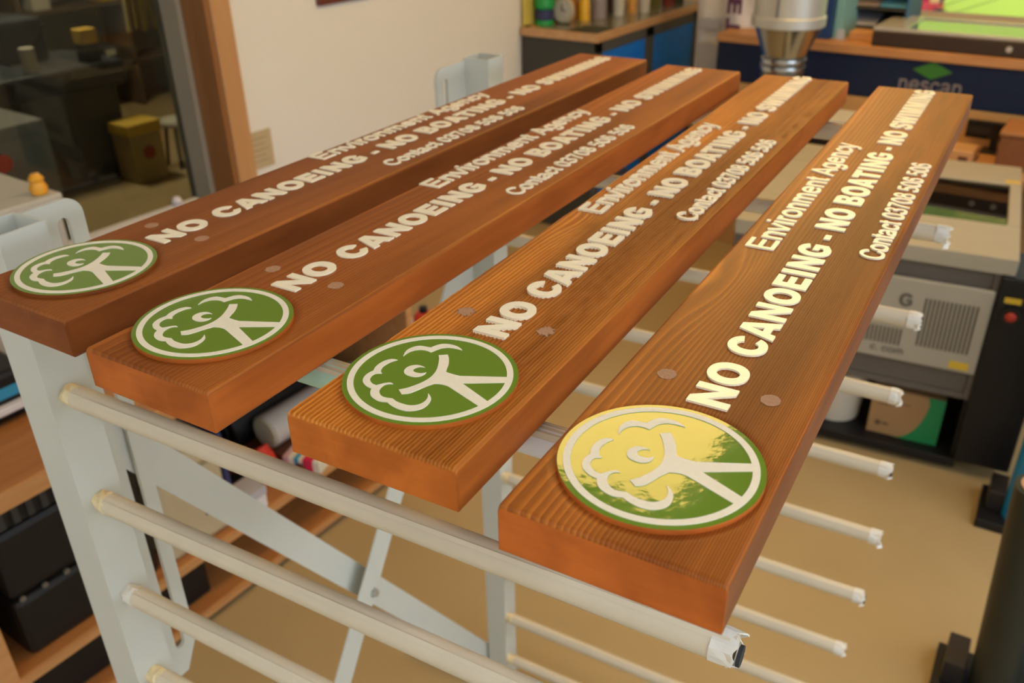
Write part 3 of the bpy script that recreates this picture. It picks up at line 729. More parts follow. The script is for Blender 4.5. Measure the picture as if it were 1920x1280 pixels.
def small_things():
    t = thing('label_box', 'small white label box beside the cream case', 'box', (-2.02, 1.34, .264))
    MB().box((-.05, -.04, 0), (.04, .04, .075)).build('carton', mat('white_card', (.72, .70, .74), .6), t, bevel=.003)
    MB().box((-.05, -.042, .05), (.042, .042, .080)).build('lid', mat('grey_card', (.45, .45, .50), .6), t)
    t = thing('clamp_handle', 'black clamp lying behind the white label box', 'clamp', (-2.13, 1.36, .264))
    MB().tube((-.04, -.05, .03), (.05, .05, .06), .022, 12).build('grip', BLACK, t, smooth=True)
    MB().box((-.05, -.055, 0), (-.02, -.02, .05)).build('jaw', CHAR, t)
    # red bag
    t = thing('tool_bag', 'bright red bag standing on the bench shelf behind the diagonal brace', 'bag', (-2.13, 1.47, .264))
    mb = MB(); L_ = []
    for k, (zz, hw, hd) in enumerate(((0, .075, .05), (.025, .078, .055), (.06, .07, .04), (.085, .06, .018), (.10, .055, .006))):
        L_ += [(hd * math.cos(a) * (1 + .12 * math.sin(3 * a + k)), hw * math.sin(a), zz) for a in [2 * math.pi * i / 20 for i in range(20)]]
    mb.add(L_, [(j * 20 + i, j * 20 + (i + 1) % 20, (j + 1) * 20 + (i + 1) % 20, (j + 1) * 20 + i) for j in range(4) for i in range(20)] + [tuple(range(20))[::-1], tuple(range(80, 100))])
    mb.build('bag_body', mat('red_vinyl', (.66, .05, .03), .4), t, smooth=True)
    MB().box((.050, -.03, .02), (.058, .03, .05)).build('white_patch', mat('white_card', (.72, .70, .74), .6), t)
    # rolls lying along the shelf
    def roll(name, lab, x, y, z, r, ln, m, m2, rc):
        t = thing(name, lab, 'roll', (x, y, z + r))
        MB().lathe([(rc, 0), (r, 0), (r, ln), (rc, ln)], n=28, axis='Y').build('sheet_roll', m, t, smooth=True)
        if rc > r * .8: MB().lathe([(0, -.006), (rc * .97, -.006), (rc * .97, 0), (0, 0)], n=28, axis='Y').build('end_cap', m2, t)
        MB().lathe([(rc * .80, -.004), (rc, -.004), (rc, ln + .004), (rc * .80, ln + .004), (rc * .80, -.004)], n=24, axis='Y').build('core', m2, t, smooth=True)
    WR = mat('pale_vinyl', (.58, .54, .49), .5)
    roll('vinyl_roll', 'pale grey vinyl roll lying lengthwise on the bench shelf, between second and third boards', -2.19, 1.57, .299, .062, .45, WR, mat('cream_core', (.66, .60, .44), .7), .056)
    roll('vinyl_roll', 'black vinyl roll lying lengthwise beside the pale roll', -2.345, 1.50, .264, .085, .48, BLACK, CHAR, .04)
    t = thing('wood_block', 'dark brown wood block under the pale vinyl roll', 'block', (-2.13, 1.66, .264))
    MB().box((-.10, -.10, 0), (.12, .30, .034)).build('block', mat('dark_brown', (.10, .035, .018), .6), t, bevel=.004)
    # striped packet
    t = thing('striped_packet', 'white packet with blue and crimson bands lying at the shelf edge', 'packet', (-2.035, 1.60, .264), R(-72))
    wht = mat('white_card', (.72, .70, .74), .6)
    MB().box((-.035, -.07, 0), (.035, .075, .05)).build('packet', mat('packet_white', (.70, .66, .55), .5), t, bevel=.008)
    MB().box((-.0362, -.024, -.0), (.0362, -.008, .0512)).build('blue_band', mat('cyan_print', (.03, .28, .52), .5), t)
    MB().box((-.0362, .008, -.0), (.0362, .046, .0512)).build('crimson_band', mat('crimson_print', (.62, .02, .08), .5), t)
    MB().box((-.0362, -.066, 0), (.0362, -.046, .0512)).build('mauve_band', mat('mauve_print', (.52, .33, .38), .5), t)
    t = thing('tape_reel', 'black tape reel beside the striped packet at the shelf edge', 'reel', (-2.018, 1.705, .264))
    MB().lathe([(.02, 0), (.05, 0), (.05, .05), (.02, .05), (.02, 0)], n=24).build('reel', BLACK, t, smooth=True)
    MB().lathe([(.012, .004), (.02, .004), (.02, .046), (.012, .046), (.012, .004)], n=20).build('hub', CHAR, t, smooth=True)
    # between second and third boards, farther back
    t = thing('mint_folder', 'mint green folder box standing on the bench shelf', 'folder', (-2.40, 1.96, .264))
    MB().box((-.09, -.05, 0), (.09, .06, .14)).build('folder', mat('mint_card', (.42, .66, .54), .6), t, bevel=.004)
    MB().box((.0895, -.03, .04), (.0915, .04, .10)).build('label', mat('white_card', (.72, .70, .74), .6), t)
    t = thing('paper_stack', 'stack of pale lilac grey sheets on the floor past the bench', 'paper', (-2.35, 2.42, 0))
    MB().box((-.20, -.20, 0), (.20, .24, .26)).build('ream', mat('lilac_paper', (.55, .55, .58), .8), t, bevel=.003)
    MB().box((-.202, -.05, 0), (.202, .0, .262)).build('band', mat('white_card', (.72, .70, .74), .6), t)
    t = thing('red_can', 'small red can on the pale sheet stack', 'can', (-2.30, 2.55, .263))
    MB().lathe([(0, 0), (.045, 0), (.045, .10), (.03, .12), (0, .12)], n=20).build('can_body', mat('red_vinyl', (.66, .05, .03), .4), t, smooth=True)
    MB().lathe([(0, .12), (.018, .12), (.018, .145), (0, .145)], n=14).build('cap', BLACK, t, smooth=True)
    # on the worktop, left edge of the picture
    t = thing('label_printer', 'black label printer with blue strip and white label on the bench top', 'printer', (-2.36, .80, .794))
    MB().box((-.12, -.16, 0), (.10, .12, .14)).build('printer_body', BLACK, t, bevel=.015)
    MB().box((.098, -.02, .07), (.104, .10, .10)).build('blue_strip', mat('cyan_print', (.03, .28, .52), .5), t)
    MB().box((.099, -.06, .035), (.125, .11, .055)).build('paper_label', mat('white_card', (.72, .70, .74), .6), t, bevel=.003)
    MB().lathe([(0, 0), (.035, 0), (.035, .02), (0, .02)], (.10, -.115, .05), n=20, axis='X').build('feed_wheel', mat('olive_plastic', (.25, .23, .13), .5), t, smooth=True)
    t = thing('storage_box', 'tall pale grey storage box on the bench behind the rack post', 'box', (-2.72, 1.0, .794))
    MB().box((-.20, -.38, 0), (.20, .25, .455)).build('box_body', mat('pale_grey_plastic', (.42, .41, .37), .55), t, bevel=.012)
    MB().box((-.21, -.39, .440), (.21, .26, .470)).build('lid', mat('pale_grey_lid', (.47, .45, .40), .55), t, bevel=.008)
    t = thing('wax_lump', 'small orange yellow lump on the grey storage box', 'lump', (-2.55, 1.215, 1.264))
    p = MB(); p.lathe([(0, 0), (.022, .002), (.026, .02), (.018, .036), (.022, .046), (.012, .06), (0, .062)], n=14); p.build('lump', mat('amber_wax', (.80, .38, .03), .4), t, smooth=True)
    t = thing('small_pot', 'tiny bluish white pot on the white bench upstand', 'pot', (-3.123, 2.02, .873))
    MB().lathe([(0, 0), (.02, 0), (.02, .02), (.012, .032), (0, .034)], n=14).build('pot_body', mat('white_card', (.72, .70, .74), .6), t, smooth=True)
    MB().lathe([(.0205, .004), (.0215, .006), (.0215, .012), (.0205, .014)], n=14).build('band', mat('grey_card', (.45, .45, .50), .6), t, smooth=True)
small_things()

def wall_bits():
    t = thing('picture_frame', 'dark red brown picture frame on the cream wall', 'picture', (XL, 3.12, 1.525))
    f = MB(); f.box((.001, -.19, 0), (.025, .19, .03)); f.box((.001, -.19, .45), (.025, .19, .48)); f.box((.001, -.19, .03), (.025, -.16, .45)); f.box((.001, .16, .03), (.025, .19, .45))
    f.build('frame', mat('mahogany', (.14, .035, .02), .4), t, bevel=.003)
    MB().box((.001, -.16, .03), (.012, .16, .45)).build('print', mat('pale_print', (.45, .45, .47), .6), t)
    t = thing('wall_notice', 'small buff notice card on the wall beside the window frame', 'notice', (XL, 2.50, .925))
    MB().box((.001, -.075, -.03), (.006, .065, .135)).build('card', mat('buff_card', (.53, .43, .26), .8), t)
    lines = MB()
    for i in range(5): lines.box((.006, -.05, .10 - i * .025), (.0065, .04 - .015 * (i % 2), .106 - i * .025))
    lines.build('text_lines', mat('faded_ink', (.36, .30, .2), .8), t)
wall_bits()

# store room seen through the left window
def store_room():
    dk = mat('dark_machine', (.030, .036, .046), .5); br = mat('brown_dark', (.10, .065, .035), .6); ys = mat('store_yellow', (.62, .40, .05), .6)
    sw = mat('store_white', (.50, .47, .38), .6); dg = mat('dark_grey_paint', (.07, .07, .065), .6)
    t = thing('steel_cabinet', 'grey steel cabinet with red button in the dark store room', 'cabinet', (-4.85, 2.02, 0))
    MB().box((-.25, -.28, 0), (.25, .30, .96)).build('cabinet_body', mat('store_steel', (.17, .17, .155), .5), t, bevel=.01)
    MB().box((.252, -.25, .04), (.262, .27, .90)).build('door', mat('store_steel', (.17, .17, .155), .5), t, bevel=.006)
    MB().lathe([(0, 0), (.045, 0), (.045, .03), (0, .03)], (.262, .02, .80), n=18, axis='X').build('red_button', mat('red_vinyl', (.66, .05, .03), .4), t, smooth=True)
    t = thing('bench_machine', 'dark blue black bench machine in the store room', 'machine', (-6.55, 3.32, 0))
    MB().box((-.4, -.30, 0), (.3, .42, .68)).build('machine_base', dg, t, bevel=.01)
    MB().box((-.42, -.80, .68), (.35, .50, .85)).build('machine_bed', dk, t, bevel=.02)
    MB().box((-.40, -.10, .85), (-.1, .20, 1.15)).build('machine_head', dk, t, bevel=.02)
    MB().tube((-.11, .1, .95), (.10, .1, 1.12), .014, 10).build('lever', BLACK, t)
    t = thing('shelf_unit', 'dark shelf unit against the store room back wall', 'shelf unit', (-8.3, 4.6, 0))
    f = MB()
    for y in (-1.5, -.5, .5, 1.46): f.box((-.2, y, 0), (.2, y + .04, 2.1))
    f.build('uprights', br, t)
    for z in (.4, .95, 1.25, 1.75): MB().box((-.2, -1.5, z), (.2, 1.5, z + .03)).build('shelf_board', br, t)
    rnd = random.Random(9)
    cols = [(ys, 'yellow'), (sw, 'off white'), (dk, 'blue black'), (br, 'brown'), (dg, 'grey')]
    spots = [(2.35, 1.28, 4), (2.62, 1.28, 2), (3.55, 1.28, 3), (3.05, .98, 1), (3.75, .98, 0), (4.1, 1.28, 1), (2.3, .43, 3), (2.8, .43, 4), (3.6, .43, 2)]
    for i, (y, z, ci) in enumerate(spots):
        m, cn = cols[ci]; h = rnd.uniform(.14, .24); w = rnd.uniform(.08, .14)
        shelf = {1.28: 'upper', .98: 'middle', .43: 'bottom'}[z]
        t = thing('parts_bin', '%s parts bin on the %s shelf of the store room, %s' % (cn, shelf, ['first from the left', 'second from the left', 'third from the left', 'left one', 'right one', 'last to the right', 'left one', 'middle one', 'right one'][i]), 'bin', (-8.28, y + 1.3, z), 0, 'parts bins on the store room shelves')
        MB().box((-.14, -w, 0), (.14, w, h)).build('bin_body', m, t, bevel=.008)
        MB().box((.140, -w * .6, h * .45), (.144, w * .6, h * .8)).build('label', sw if ci != 1 else br, t)
    t = thing('yellow_box', 'orange yellow box on the dark bench machine', 'box', (-6.30, 3.62, .8505))
    MB().box((-.05, -.06, 0), (.05, .06, .13)).build('stem', dk, t); MB().box((-.055, -.065, .13), (.055, .065, .23)).build('box', ys, t, bevel=.005)
    t = thing('white_canister', 'off white canister on the dark bench machine', 'canister', (-6.30, 3.18, .8505))
    MB().lathe([(0, 0), (.048, 0), (.052, .15), (.05, .165), (0, .17)], n=20).build('canister', sw, t, smooth=True)
    t = thing('crate', 'yellowish crate with a red mark standing on the store room floor', 'crate', (-6.05, 3.70, 0))
    MB().box((-.13, -.13, 0), (.11, .13, .36)).build('crate_body', mat('crate_yellow', (.38, .29, .12), .7), t, bevel=.01)
    MB().box((-.14, -.14, .36), (.12, .14, .44)).build('crate_top', ys, t, bevel=.01)
    MB().lathe([(0, 0), (.05, 0), (.05, .006), (0, .006)], (.11, 0, .22), n=16, axis='X').build('red_mark', mat('dark_red', (.30, .05, .03), .6), t)
    t = thing('stool', 'off white stool with dark legs in the store room', 'stool', (-6.1, 4.08, 0))
    MB().lathe([(0, .32), (.12, .32), (.13, .34), (.12, .36), (0, .365)], n=24).build('seat', sw, t, smooth=True)
    for a in (45, 135, 225, 315): MB().tube((.12 * math.cos(R(a)), .12 * math.sin(R(a)), 0), (.08 * math.cos(R(a)), .08 * math.sin(R(a)), .322), .014, 8).build('leg', BLACK, t)
    t = thing('hanging_coat', 'pale yellow hose bundle hanging in the store room', 'hose', (-6.3, 4.10, 1.0))
    mb = MB()
    for i in range(7): mb.tube((.02 * (i % 3), -.12 + .05 * i, .0 + .02 * (i % 2)), (.02 * (i % 2), -.08 + .035 * i, .62), .02, 8)
    mb.build('hose', mat('hose_yellow', (.42, .34, .13), .6), t, smooth=True)
    MB().tube((0, -.2, .63), (0, .25, .63), .012, 8).build('hook_rail', br, t)
    MB().tube((0, .0, .63), (0, .0, 2.10), .008, 8).build('hanger', br, t)
store_room()

# blue tool cabinets against the left wall
def cabinets():
    x0, x1 = -3.135, -2.605; zt = 1.2075
    wt = thing('cabinet_worktop', 'wood edged worktop lying over the two blue cabinets', 'worktop', ((x0 + x1) / 2, 5.35, zt - .045))
    hw = (x1 - x0) / 2
    o = MB().box((-hw, -.84, 0), (hw, .84, .045)).build('worktop', furniture_wood('worktop_wood', (.60, .37, .19), (.50, .28, .13), .45, (14, 2, 14)), wt, bevel=.003)
    MB().box((-hw + .10, -.80, .0452), (hw - .02, .6, .0482)).build('glossy_sheet', mat('grey_gloss', (.20, .19, .15), .15), wt)
    BLUE = mat('cabinet_blue', (.005, .19, .80), .4); GREYF = mat('cabinet_grey', (.075, .080, .082), .5)
    for k, (ya, yb, lab) in enumerate(((4.53, 5.17, 'blue fronted tool cabinet nearer the camera with charcoal end panel'), (5.175, 5.86, 'blue fronted tool cabinet farther along, beside the hanging bags'))):
        t = thing('tool_cabinet', lab, 'cabinet', ((x0 + x1) / 2, (ya + yb) / 2, 0), 0, 'blue tool cabinets')
        hy = (yb - ya) / 2; H_ = zt - .047
        c = MB(); c.box((-hw, -hy, 0), (hw - .03, hy, H_)); c.build('carcass', mat('charcoal_end', (.042, .043, .038), .6), t)
        f = MB(); f.box((hw - .03, -hy, 0), (hw - .006, -hy + .05, H_)); f.box((hw - .03, hy - .05, 0), (hw - .006, hy, H_)); f.box((hw - .03, -hy, H_ - .06), (hw - .006, hy, H_)); f.box((hw - .03, -hy, 0), (hw - .006, hy, .08))
        f.build('front_frame', GREYF, t, bevel=.002)
        d = MB().box((hw - .030, -hy + .052, .082), (hw - .014, hy - .052, H_ - .062))
        for i in range(14): d.box((hw - .014, -hy + .055, .10 + i * .072), (hw - .010, hy - .055, .10 + i * .072 + .060))
        do = d.build('shutter_door', BLUE, t)
        MB().box((hw - .010, -.08, .30), (hw + .004, .08, .33)).build('handle', GREYF, do)
    zi = zt + .0005
    def bottle(name, lab, x, y, prof, m, cat='bottle', capm=None, cap=None):
        t = thing(name, lab, cat, (x, y, zi)); MB().lathe(prof, n=22).build('body', m, t, smooth=True)
        if cap: MB().lathe(cap, n=18).build('cap', capm, t, smooth=True)
        return t
    GR = mat('bottle_green', (.01, .33, .07), .4); NV = mat('navy_rubber', (.03, .035, .13), .5); YE = mat('bottle_yellow', (.80, .48, .02), .4); WH = mat('cup_white', (.62, .60, .54), .4)
    t = bottle('green_bottle', 'bright green bottle with navy band at the worktop end', -3.06, 4.66, [(0, 0), (.055, 0), (.058, .012), (.052, .03)], GR)
    MB().lathe([(.050, .03), (.056, .035), (.056, .085), (.050, .09)], n=22).build('navy_band', NV, t, smooth=True)
    MB().lathe([(.050, .09), (.060, .10), (.060, .15), (.050, .165), (.062, .18), (.062, .23), (.045, .26), (0, .265)], n=22).build('upper_body', GR, t, smooth=True)
    t = thing('round_clock', 'pale round dial standing beside the green bottle', 'clock', (-2.965, 4.72, zi))
    MB().lathe([(0, -.012), (.070, -.012), (.078, 0), (.070, .012), (0, .012)], (0, 0, .08), n=28, axis='Y').build('case', mat('dial_rim', (.46, .42, .32), .4), t, smooth=True)
    MB().lathe([(0, -.016), (.056, -.016), (.056, -.012), (0, -.012)], (0, 0, .08), n=24, axis='Y').build('dial', mat('dial_face', (.50, .50, .46), .5), t)
    MB().box((-.004, -.019, .08), (.004, -.0165, .115)).box((0, -.019, .077), (.028, -.0165, .083)).build('hands', BLACK, t)
    MB().box((-.03, -.02, 0), (.03, .02, .008)).build('stand', BLACK, t)
    bottle('yellow_bottle', 'yellow bottle behind the pale round dial', -2.93, 4.90, [(0, 0), (.035, 0), (.035, .10), (.02, .13), (.03, .15), (.034, .20), (.016, .24)], YE, capm=BLACK, cap=[(0, .24), (.016, .24), (.016, .27), (0, .27)])
    rnd = random.Random(2)
    specs = [('paint_pot', 'orange brown pot left of the yellow bottle', -3.03, 4.90, (.50, .22, .05), .05, .20), ('paint_pot', 'maroon pot behind the green bottle', -3.08, 4.80, (.16, .03, .02), .04, .19), ('paint_pot', 'lilac grey pot right of the yellow bottle', -2.90, 5.03, (.33, .29, .31), .045, .22),
             ('paint_pot', 'navy pot beside the lilac grey pot', -2.95, 5.12, (.04, .04, .08), .05, .15), ('paint_pot', 'dark brown pot at the back of the worktop', -2.96, 5.30, (.10, .05, .02), .055, .17), ('paint_pot', 'red brown pot next to the dark brown pot', -3.0, 5.45, (.22, .06, .02), .05, .16), ('paint_pot', 'olive pot behind the white cups', -2.82, 5.60, (.14, .13, .04), .05, .17), ('paint_pot', 'black pot at the far end of the worktop', -2.74, 5.78, (.03, .03, .03), .05, .13), ('paint_pot', 'dark red pot at the far end of the worktop', -2.75, 5.68, (.20, .03, .03), .04, .15)]
    for n_, l_, x, y, c_, r_, h_ in specs:
        t = bottle(n_, l_, x, y, [(0, 0), (r_, 0), (r_ * 1.04, .01), (r_, h_), (0, h_)], mat('pot_%d%d' % (int(c_[0] * 100), int(c_[1] * 100)), c_, .5), 'pot')
        MB().lathe([(0, h_), (r_ * .9, h_), (r_ * .9, h_ + .02), (0, h_ + .02)], n=18).build('lid', mat('pot_lid', (.30, .28, .24), .5), t, smooth=True); t['group'] = 'paint pots on the cabinet worktop'
    for x, y, l_ in ((-2.84, 5.17, 'white cup on the worktop, nearer the green bottle'), (-2.76, 5.36, 'white cup on the worktop, nearer the hanging bags')):
        t = bottle('white_cup', l_, x, y, [(0, 0), (.034, 0), (.042, .20), (.038, .20), (.030, .01), (0, .01)], WH, 'cup'); t['group'] = 'white cups on the worktop'
        MB().lathe([(.0425, .185), (.046, .19), (.0425, .20)], n=22).build('rim', WH, t, smooth=True)
    bottle('orange_bottle', 'small orange bottle between the two white cups', -2.80, 5.27, [(0, 0), (.03, 0), (.03, .09), (.014, .12)], mat('bottle_orange', (.62, .30, .04), .4), capm=BLACK, cap=[(0, .12), (.014, .12), (.014, .145), (0, .145)])
    t = thing('cutting_mat', 'dark green cutting mat at the front corner of the worktop', 'mat', (-2.72, 4.575, zi))
    MB().box((-.10, -.03, 0), (.09, .16, .006)).build('mat', mat('mat_green', (.035, .04, .02), .7), t)
    t = thing('yellow_card', 'yellow card leaning on the wall above the worktop end', 'card', (-3.11, 4.58, zi))
    MB().box((-.02, -.05, 0), (-.012, .09, .30)).build('card', mat('card_yellow', (.66, .55, .12), .6), t)
    MB().box((-.012, -.05, 0), (.01, .0, .006)).build('foot', BLACK, t)
cabinets()

# hanging courier bags
def bags():
    GB = mat('bag_grey', (.62, .60, .58), .45, var=.15, scale=14, bump=.6); GW = mat('bag_white', (.80, .78, .76), .45, var=.12, scale=14, bump=.6)
    PU = mat('purple_print', (.10, .03, .09), .6)
    t = thing('hanging_rail', 'steel rail carrying the plastic bags', 'rail', (-2.05, 5.2, 0))
    MB().tube((-.32, 0, 1.95), (.30, 0, 1.95), .012, 10).build('rail_tube', STEELM, t)
    for x in (-.31, .29): MB().tube((x, 0, 1.95), (x, 0, ZC), .010, 10).build('drop_rod', STEELM, t)
    def bag(lab, x0, x1, z0, z1, y, m, lean, th):
        t = thing('plastic_bag', lab, 'bag', ((x0 + x1) / 2, y, 1.95), 0, 'plastic bags on the rail')
        nx, nz = 10, 14; hw = (x1 - x0) / 2; v = []
        for side in (-1, 1):
            for j in range(nz + 1):
                for i in range(nx + 1):
                    a = i / nx * 2 - 1; b = j / nz
                    puff = th * (1 - a * a) * (.25 + .75 * math.sin(math.pi * min(1, b * .9 + .05)))
                    v.append((a * hw + lean * (1 - b), side * puff + .012 * math.sin(5 * a + 4 * b), (z0 + (z1 - z0) * b) - 1.95))
        f = []; n = (nx + 1); o = n * (nz + 1)
        for s_ in (0, 1):
            for j in range(nz):
                for i in range(nx): f.append(tuple(s_ * o + q for q in (j * n + i, j * n + i + 1, (j + 1) * n + i + 1, (j + 1) * n + i)))
        b = MB().add(v, f).build('bag_sheet', m, t, smooth=True)
        MB().box((-.012, -.008, z1 - 1.955), (.012, .008, .012)).build('hang_tab', m, t)
        return t
    b1 = bag('long grey plastic bag hanging beside the blue cabinets', -2.285, -2.02, .86, 1.93, 5.12, GB, 0.0, .03)
    MB().box((-.09, -.062, -.98), (.07, -.050, -.84)).build('address_label', mat('label_grey', (.33, .33, .36), .6), b1)
    MB().box((-.09, -.060, -.76), (.04, -.048, -.70)).build('print_block', mat('label_grey', (.33, .33, .36), .6), b1)
    b2 = bag('short white plastic bag with dark purple letters beside the metal duct', -2.13, -1.88, 1.17, 1.93, 5.06, GW, .05, .03)
    tm = MB(); text_mesh(tm, 'EX', 'reg', 0, .10, .075, 0, .003, lambda a, b, z: (a, b, z), .2) if False else None
    # upright print: two purple capitals turned on their side
    def M(a, b, z): return (-.05 + b, -.055 - z, -.56 - a)
    for L_ in ('E',): text_mesh(tm, L_, 'heavy', 0, .10, .085, 0, .004, M)
    tm.prism([[(.115, 0), (.215, 0), (.215, .02), (.18, .02), (.18, .085), (.15, .085), (.15, .02), (.115, .02)]], 0, .004, M=M)
    tm.build('purple_print', PU, b2)
bags()

# bench with navy front on the far side
def navy_bench():
    y0, y1 = 4.856, 6.16; x0, x1 = -2.03, .75; zt = 1.22
    t = thing('display_bench', 'wooden bench with dark navy front panel bearing a green diamond', 'bench', ((x0 + x1) / 2, y0, 0)); cx = t.location.x
    W_ = furniture_wood('bench_wood', (.50, .25, .10), (.38, .17, .06), .5, (2, 14, 14))
    def bx(n, a, b, m, par=t, bev=.003): return MB().box((a[0] - cx, a[1] - y0, a[2]), (b[0] - cx, b[1] - y0, b[2])).build(n, m, par, bevel=bev)
    bx('bench_top', (x0, y0 - .02, zt - .045), (x1, y1, zt), W_)
    fa = bx('front_panel', (x0, y0, .965), (x1, y0 + .03, zt - .045), mat('navy_panel', (.010, .018, .048), .4, spec=.2))
    bx('lower_shelf', (-1.5, 4.36, .765), (x1, 4.856, .80), W_)
    bx('back_board', (x0, 4.858, 0), (x1, 4.888, .962), furniture_wood('back_ply', (.52, .30, .11), (.46, .25, .085), .6, (2, 14, 14)))
    for xa in (-2.03, -1.0, x1 - .05): bx('leg', (xa, y0 + .035, 0), (xa + .05, y1, zt - .045), W_)
    # logo: green diamond with pale lettering below, on the panel face
    lx, lz = -.893 - cx, 1.128
    d = MB().prism([[(-.093, 0), (0, -.042), (.093, 0), (0, .044)]], 0, .003, M=lambda a, b, z: (lx + a, -.0005 - z, lz + b))
    d.build('green_diamond', mat('logo_green', (.030, .16, .018), .5), fa)
    tx = MB(); text_mesh(tx, 'nescan', 'reg', 0, .068, .078, 0, .002, lambda a, b, z: (lx - .152 + a, -.0005 - z, lz - .107 + b), .13)
    tx.build('logo_lettering', mat('logo_grey', (.20, .18, .19), .5), fa)
navy_bench()
def navy_bench_things():
    zt = 1.2205
    t = thing('flat_scanner', 'flat dark scanner with shiny glass lid below the back window', 'scanner', (-.78, 5.06, zt))
    MB().box((-.43, -.20, 0), (.70, .24, .075)).build('scanner_body', mat('dark_brown_plastic', (.035, .018, .012), .4), t, bevel=.006)
    f = MB(); f.box((-.43, -.20, .076), (.70, -.17, .092)); f.box((-.43, .21, .076), (.70, .24, .092)); f.box((-.43, -.17, .076), (-.28, .21, .092)); f.box((.56, -.17, .076), (.70, .21, .092))
    f.build('lid_frame', mat('silver_frame', (.42, .40, .38), .15, spec=.8), t, bevel=.002)
    MB().box((-.28, -.17, .076), (.56, .21, .084)).build('lid_glass', mat('black_glass', (.01, .01, .01), .03, spec=1.0, coat=1.0), t)
    for x in (.20, .30): MB().lathe([(0, 0), (.014, 0), (.014, .004), (0, .004)], (x, -.2045, .038), n=14, axis='Y').build('indicator', mat('pale_grey_plastic', (.42, .41, .37), .55), t)
    t = thing('box_file', 'tall navy blue box file on the bench beside the duct', 'box file', (-1.50, 5.02, zt))
    MB().box((-.055, -.10, 0), (.062, .20, .36)).build('file_body', mat('file_navy', (.008, .045, .16), .45), t, bevel=.004)
    t = thing('teal_folder', 'thin pale teal folder leaning against the navy box file', 'folder', (-1.405, 5.06, zt))
    MB().prism([[(-.03, 0), (.02, 0), (-.012, .34), (-.03, .34)]], -.10, .16, M=lambda a, b, z: (a, z, b)).build('folder', mat('teal_card', (.22, .46, .46), .5), t)
    MB().prism([[(-.012, .0), (.035, .0), (.03, .05), (-.008, .05)]], -.108, -.100, M=lambda a, b, z: (a, z, b)).build('corner_tab', mat('pale_blue_card', (.45, .52, .60), .5), t)
    t = thing('wood_offcut', 'pale wood offcut lying before the slanted leaflets', 'offcut', (-1.29, 5.00, zt))
    MB().box((-.06, -.05, 0), (.08, .06, .045)).build('offcut', EDGE_W, t, bevel=.003)
    # slanted leaflets in a rack
    t = thing('leaflet_rack', 'open leaflet rack on the bench under the window corner', 'rack', (-1.30, 5.36, zt))
    rk = MB()
    for x in (-.14, .16): rk.box((x, -.18, 0), (x + .008, .14, .42))
    rk.box((-.14, .13, 0), (.168, .14, .42)); rk.build('rack_sides', mat('blue_rack', (.02, .10, .25), .5), t)
    sl = MB()
    for i in range(4): sl.add([(-.132, -.18, .03 + i * .1), (.16, -.18, .03 + i * .1), (.16, .13, .10 + i * .1), (-.132, .13, .10 + i * .1)], [(0, 1, 2, 3)])
    so = sl.build('slanted_shelves', CHAR, t, fix=False); so.modifiers.new('thick', 'SOLIDIFY').thickness = .006
    lc = [(.55, .52, .60), (.06, .05, .04), (.40, .30, .24), (.10, .32, .50), (.50, .50, .45), (.30, .20, .15), (.05, .20, .36), (.46, .44, .50)]
    for i in range(4):
        for k in range(2):
            c_ = lc[(i * 2 + k) % 8]
            lf = thing('leaflet', '%s leaflet on the %s slanted tray of the leaflet rack, %s side' % (['lilac', 'black', 'tan', 'blue', 'grey', 'brown', 'navy', 'pale violet'][i * 2 + k], ['bottom', 'second', 'third', 'top'][i], ['left', 'right'][k]), 'leaflet', (-1.425 + k * .145, 5.20, zt + .040 + i * .1), 0, 'leaflets in the rack')
            q = MB().add([(0, 0, 0), (.135, 0, 0), (.135, .27, .062), (0, .27, .062), (0, 0, .008), (.135, 0, .008), (.135, .27, .070), (0, .27, .070)], [(3, 2, 1, 0), (4, 5, 6, 7), (0, 1, 5, 4), (1, 2, 6, 5), (2, 3, 7, 6), (3, 0, 4, 7)])
            q.build('sheet', mat('leaf_%d' % (i * 2 + k), c_, .35, var=.3, scale=25), lf)
    # lower shelf
    zs = .8005
    t = thing('small_monitor', 'small black monitor on the shelf under the navy panel', 'monitor', (-.575, 4.76, zs))
    MB().box((-.095, -.012, .058), (.125, .015, .142)).build('screen', mat('screen_black', (.006, .006, .007), .2), t, bevel=.004)
    MB().box((.022, -.006, .01), (.055, .012, .065)).build('stem', BLACK, t)
    MB().box((-.01, -.06, 0), (.085, .05, .010)).build('foot', BLACK, t, bevel=.003)
    MB().box((.10, -.04, .132), (.24, .02, .146)).build('arm', BLACK, t)
    t = thing('wicker_basket', 'brown wicker basket on the shelf under the navy panel', 'basket', (-.325, 4.62, zs))
    WK = mat('wicker', (.22, .075, .022), .6, var=.35, scale=60, bump=.8); b = MB()
    hx, hy = .155, .12; n_ = 9
    for r_ in range(n_):
        z = .004 + r_ * .0165
        for s_ in (-1, 1):
            b.tube((-hx, s_ * hy, z), (hx, s_ * hy, z), .0085, 8); b.tube((s_ * hx, -hy, z), (s_ * hx, hy, z), .0085, 8)
    b.build('basket_sides', WK, t, smooth=True)
    MB().box((-hx, -hy, 0), (hx, hy, .01)).build('basket_base', WK, t)
    MB().box((-hx - .012, -hy - .012, .15), (hx + .012, hy + .012, .172)).build('rim', mat('rim_wicker', (.36, .15, .05), .6, var=.3, scale=60), t, bevel=.006)
    t = thing('block_pile', 'pale wooden block beside the basket', 'block', (-.74, 4.56, zs))
    MB().box((-.10, -.06, 0), (.16, .09, .055)).build('block', furniture_wood('block_wood', (.56, .32, .14), (.45, .23, .08), .5), t, bevel=.003)
    MB().box((.10, -.063, .0), (.14, -.06, .03)).build('groove', mat('dark_brown', (.10, .035, .018), .6), t)
    t = thing('paper_tray', 'white paper tray on a black base, seen between third and fourth boards', 'tray', (-1.22, 4.54, zs))
    MB().box((-.12, -.10, 0), (.14, .14, .05)).build('tray_base', BLACK, t, bevel=.004)
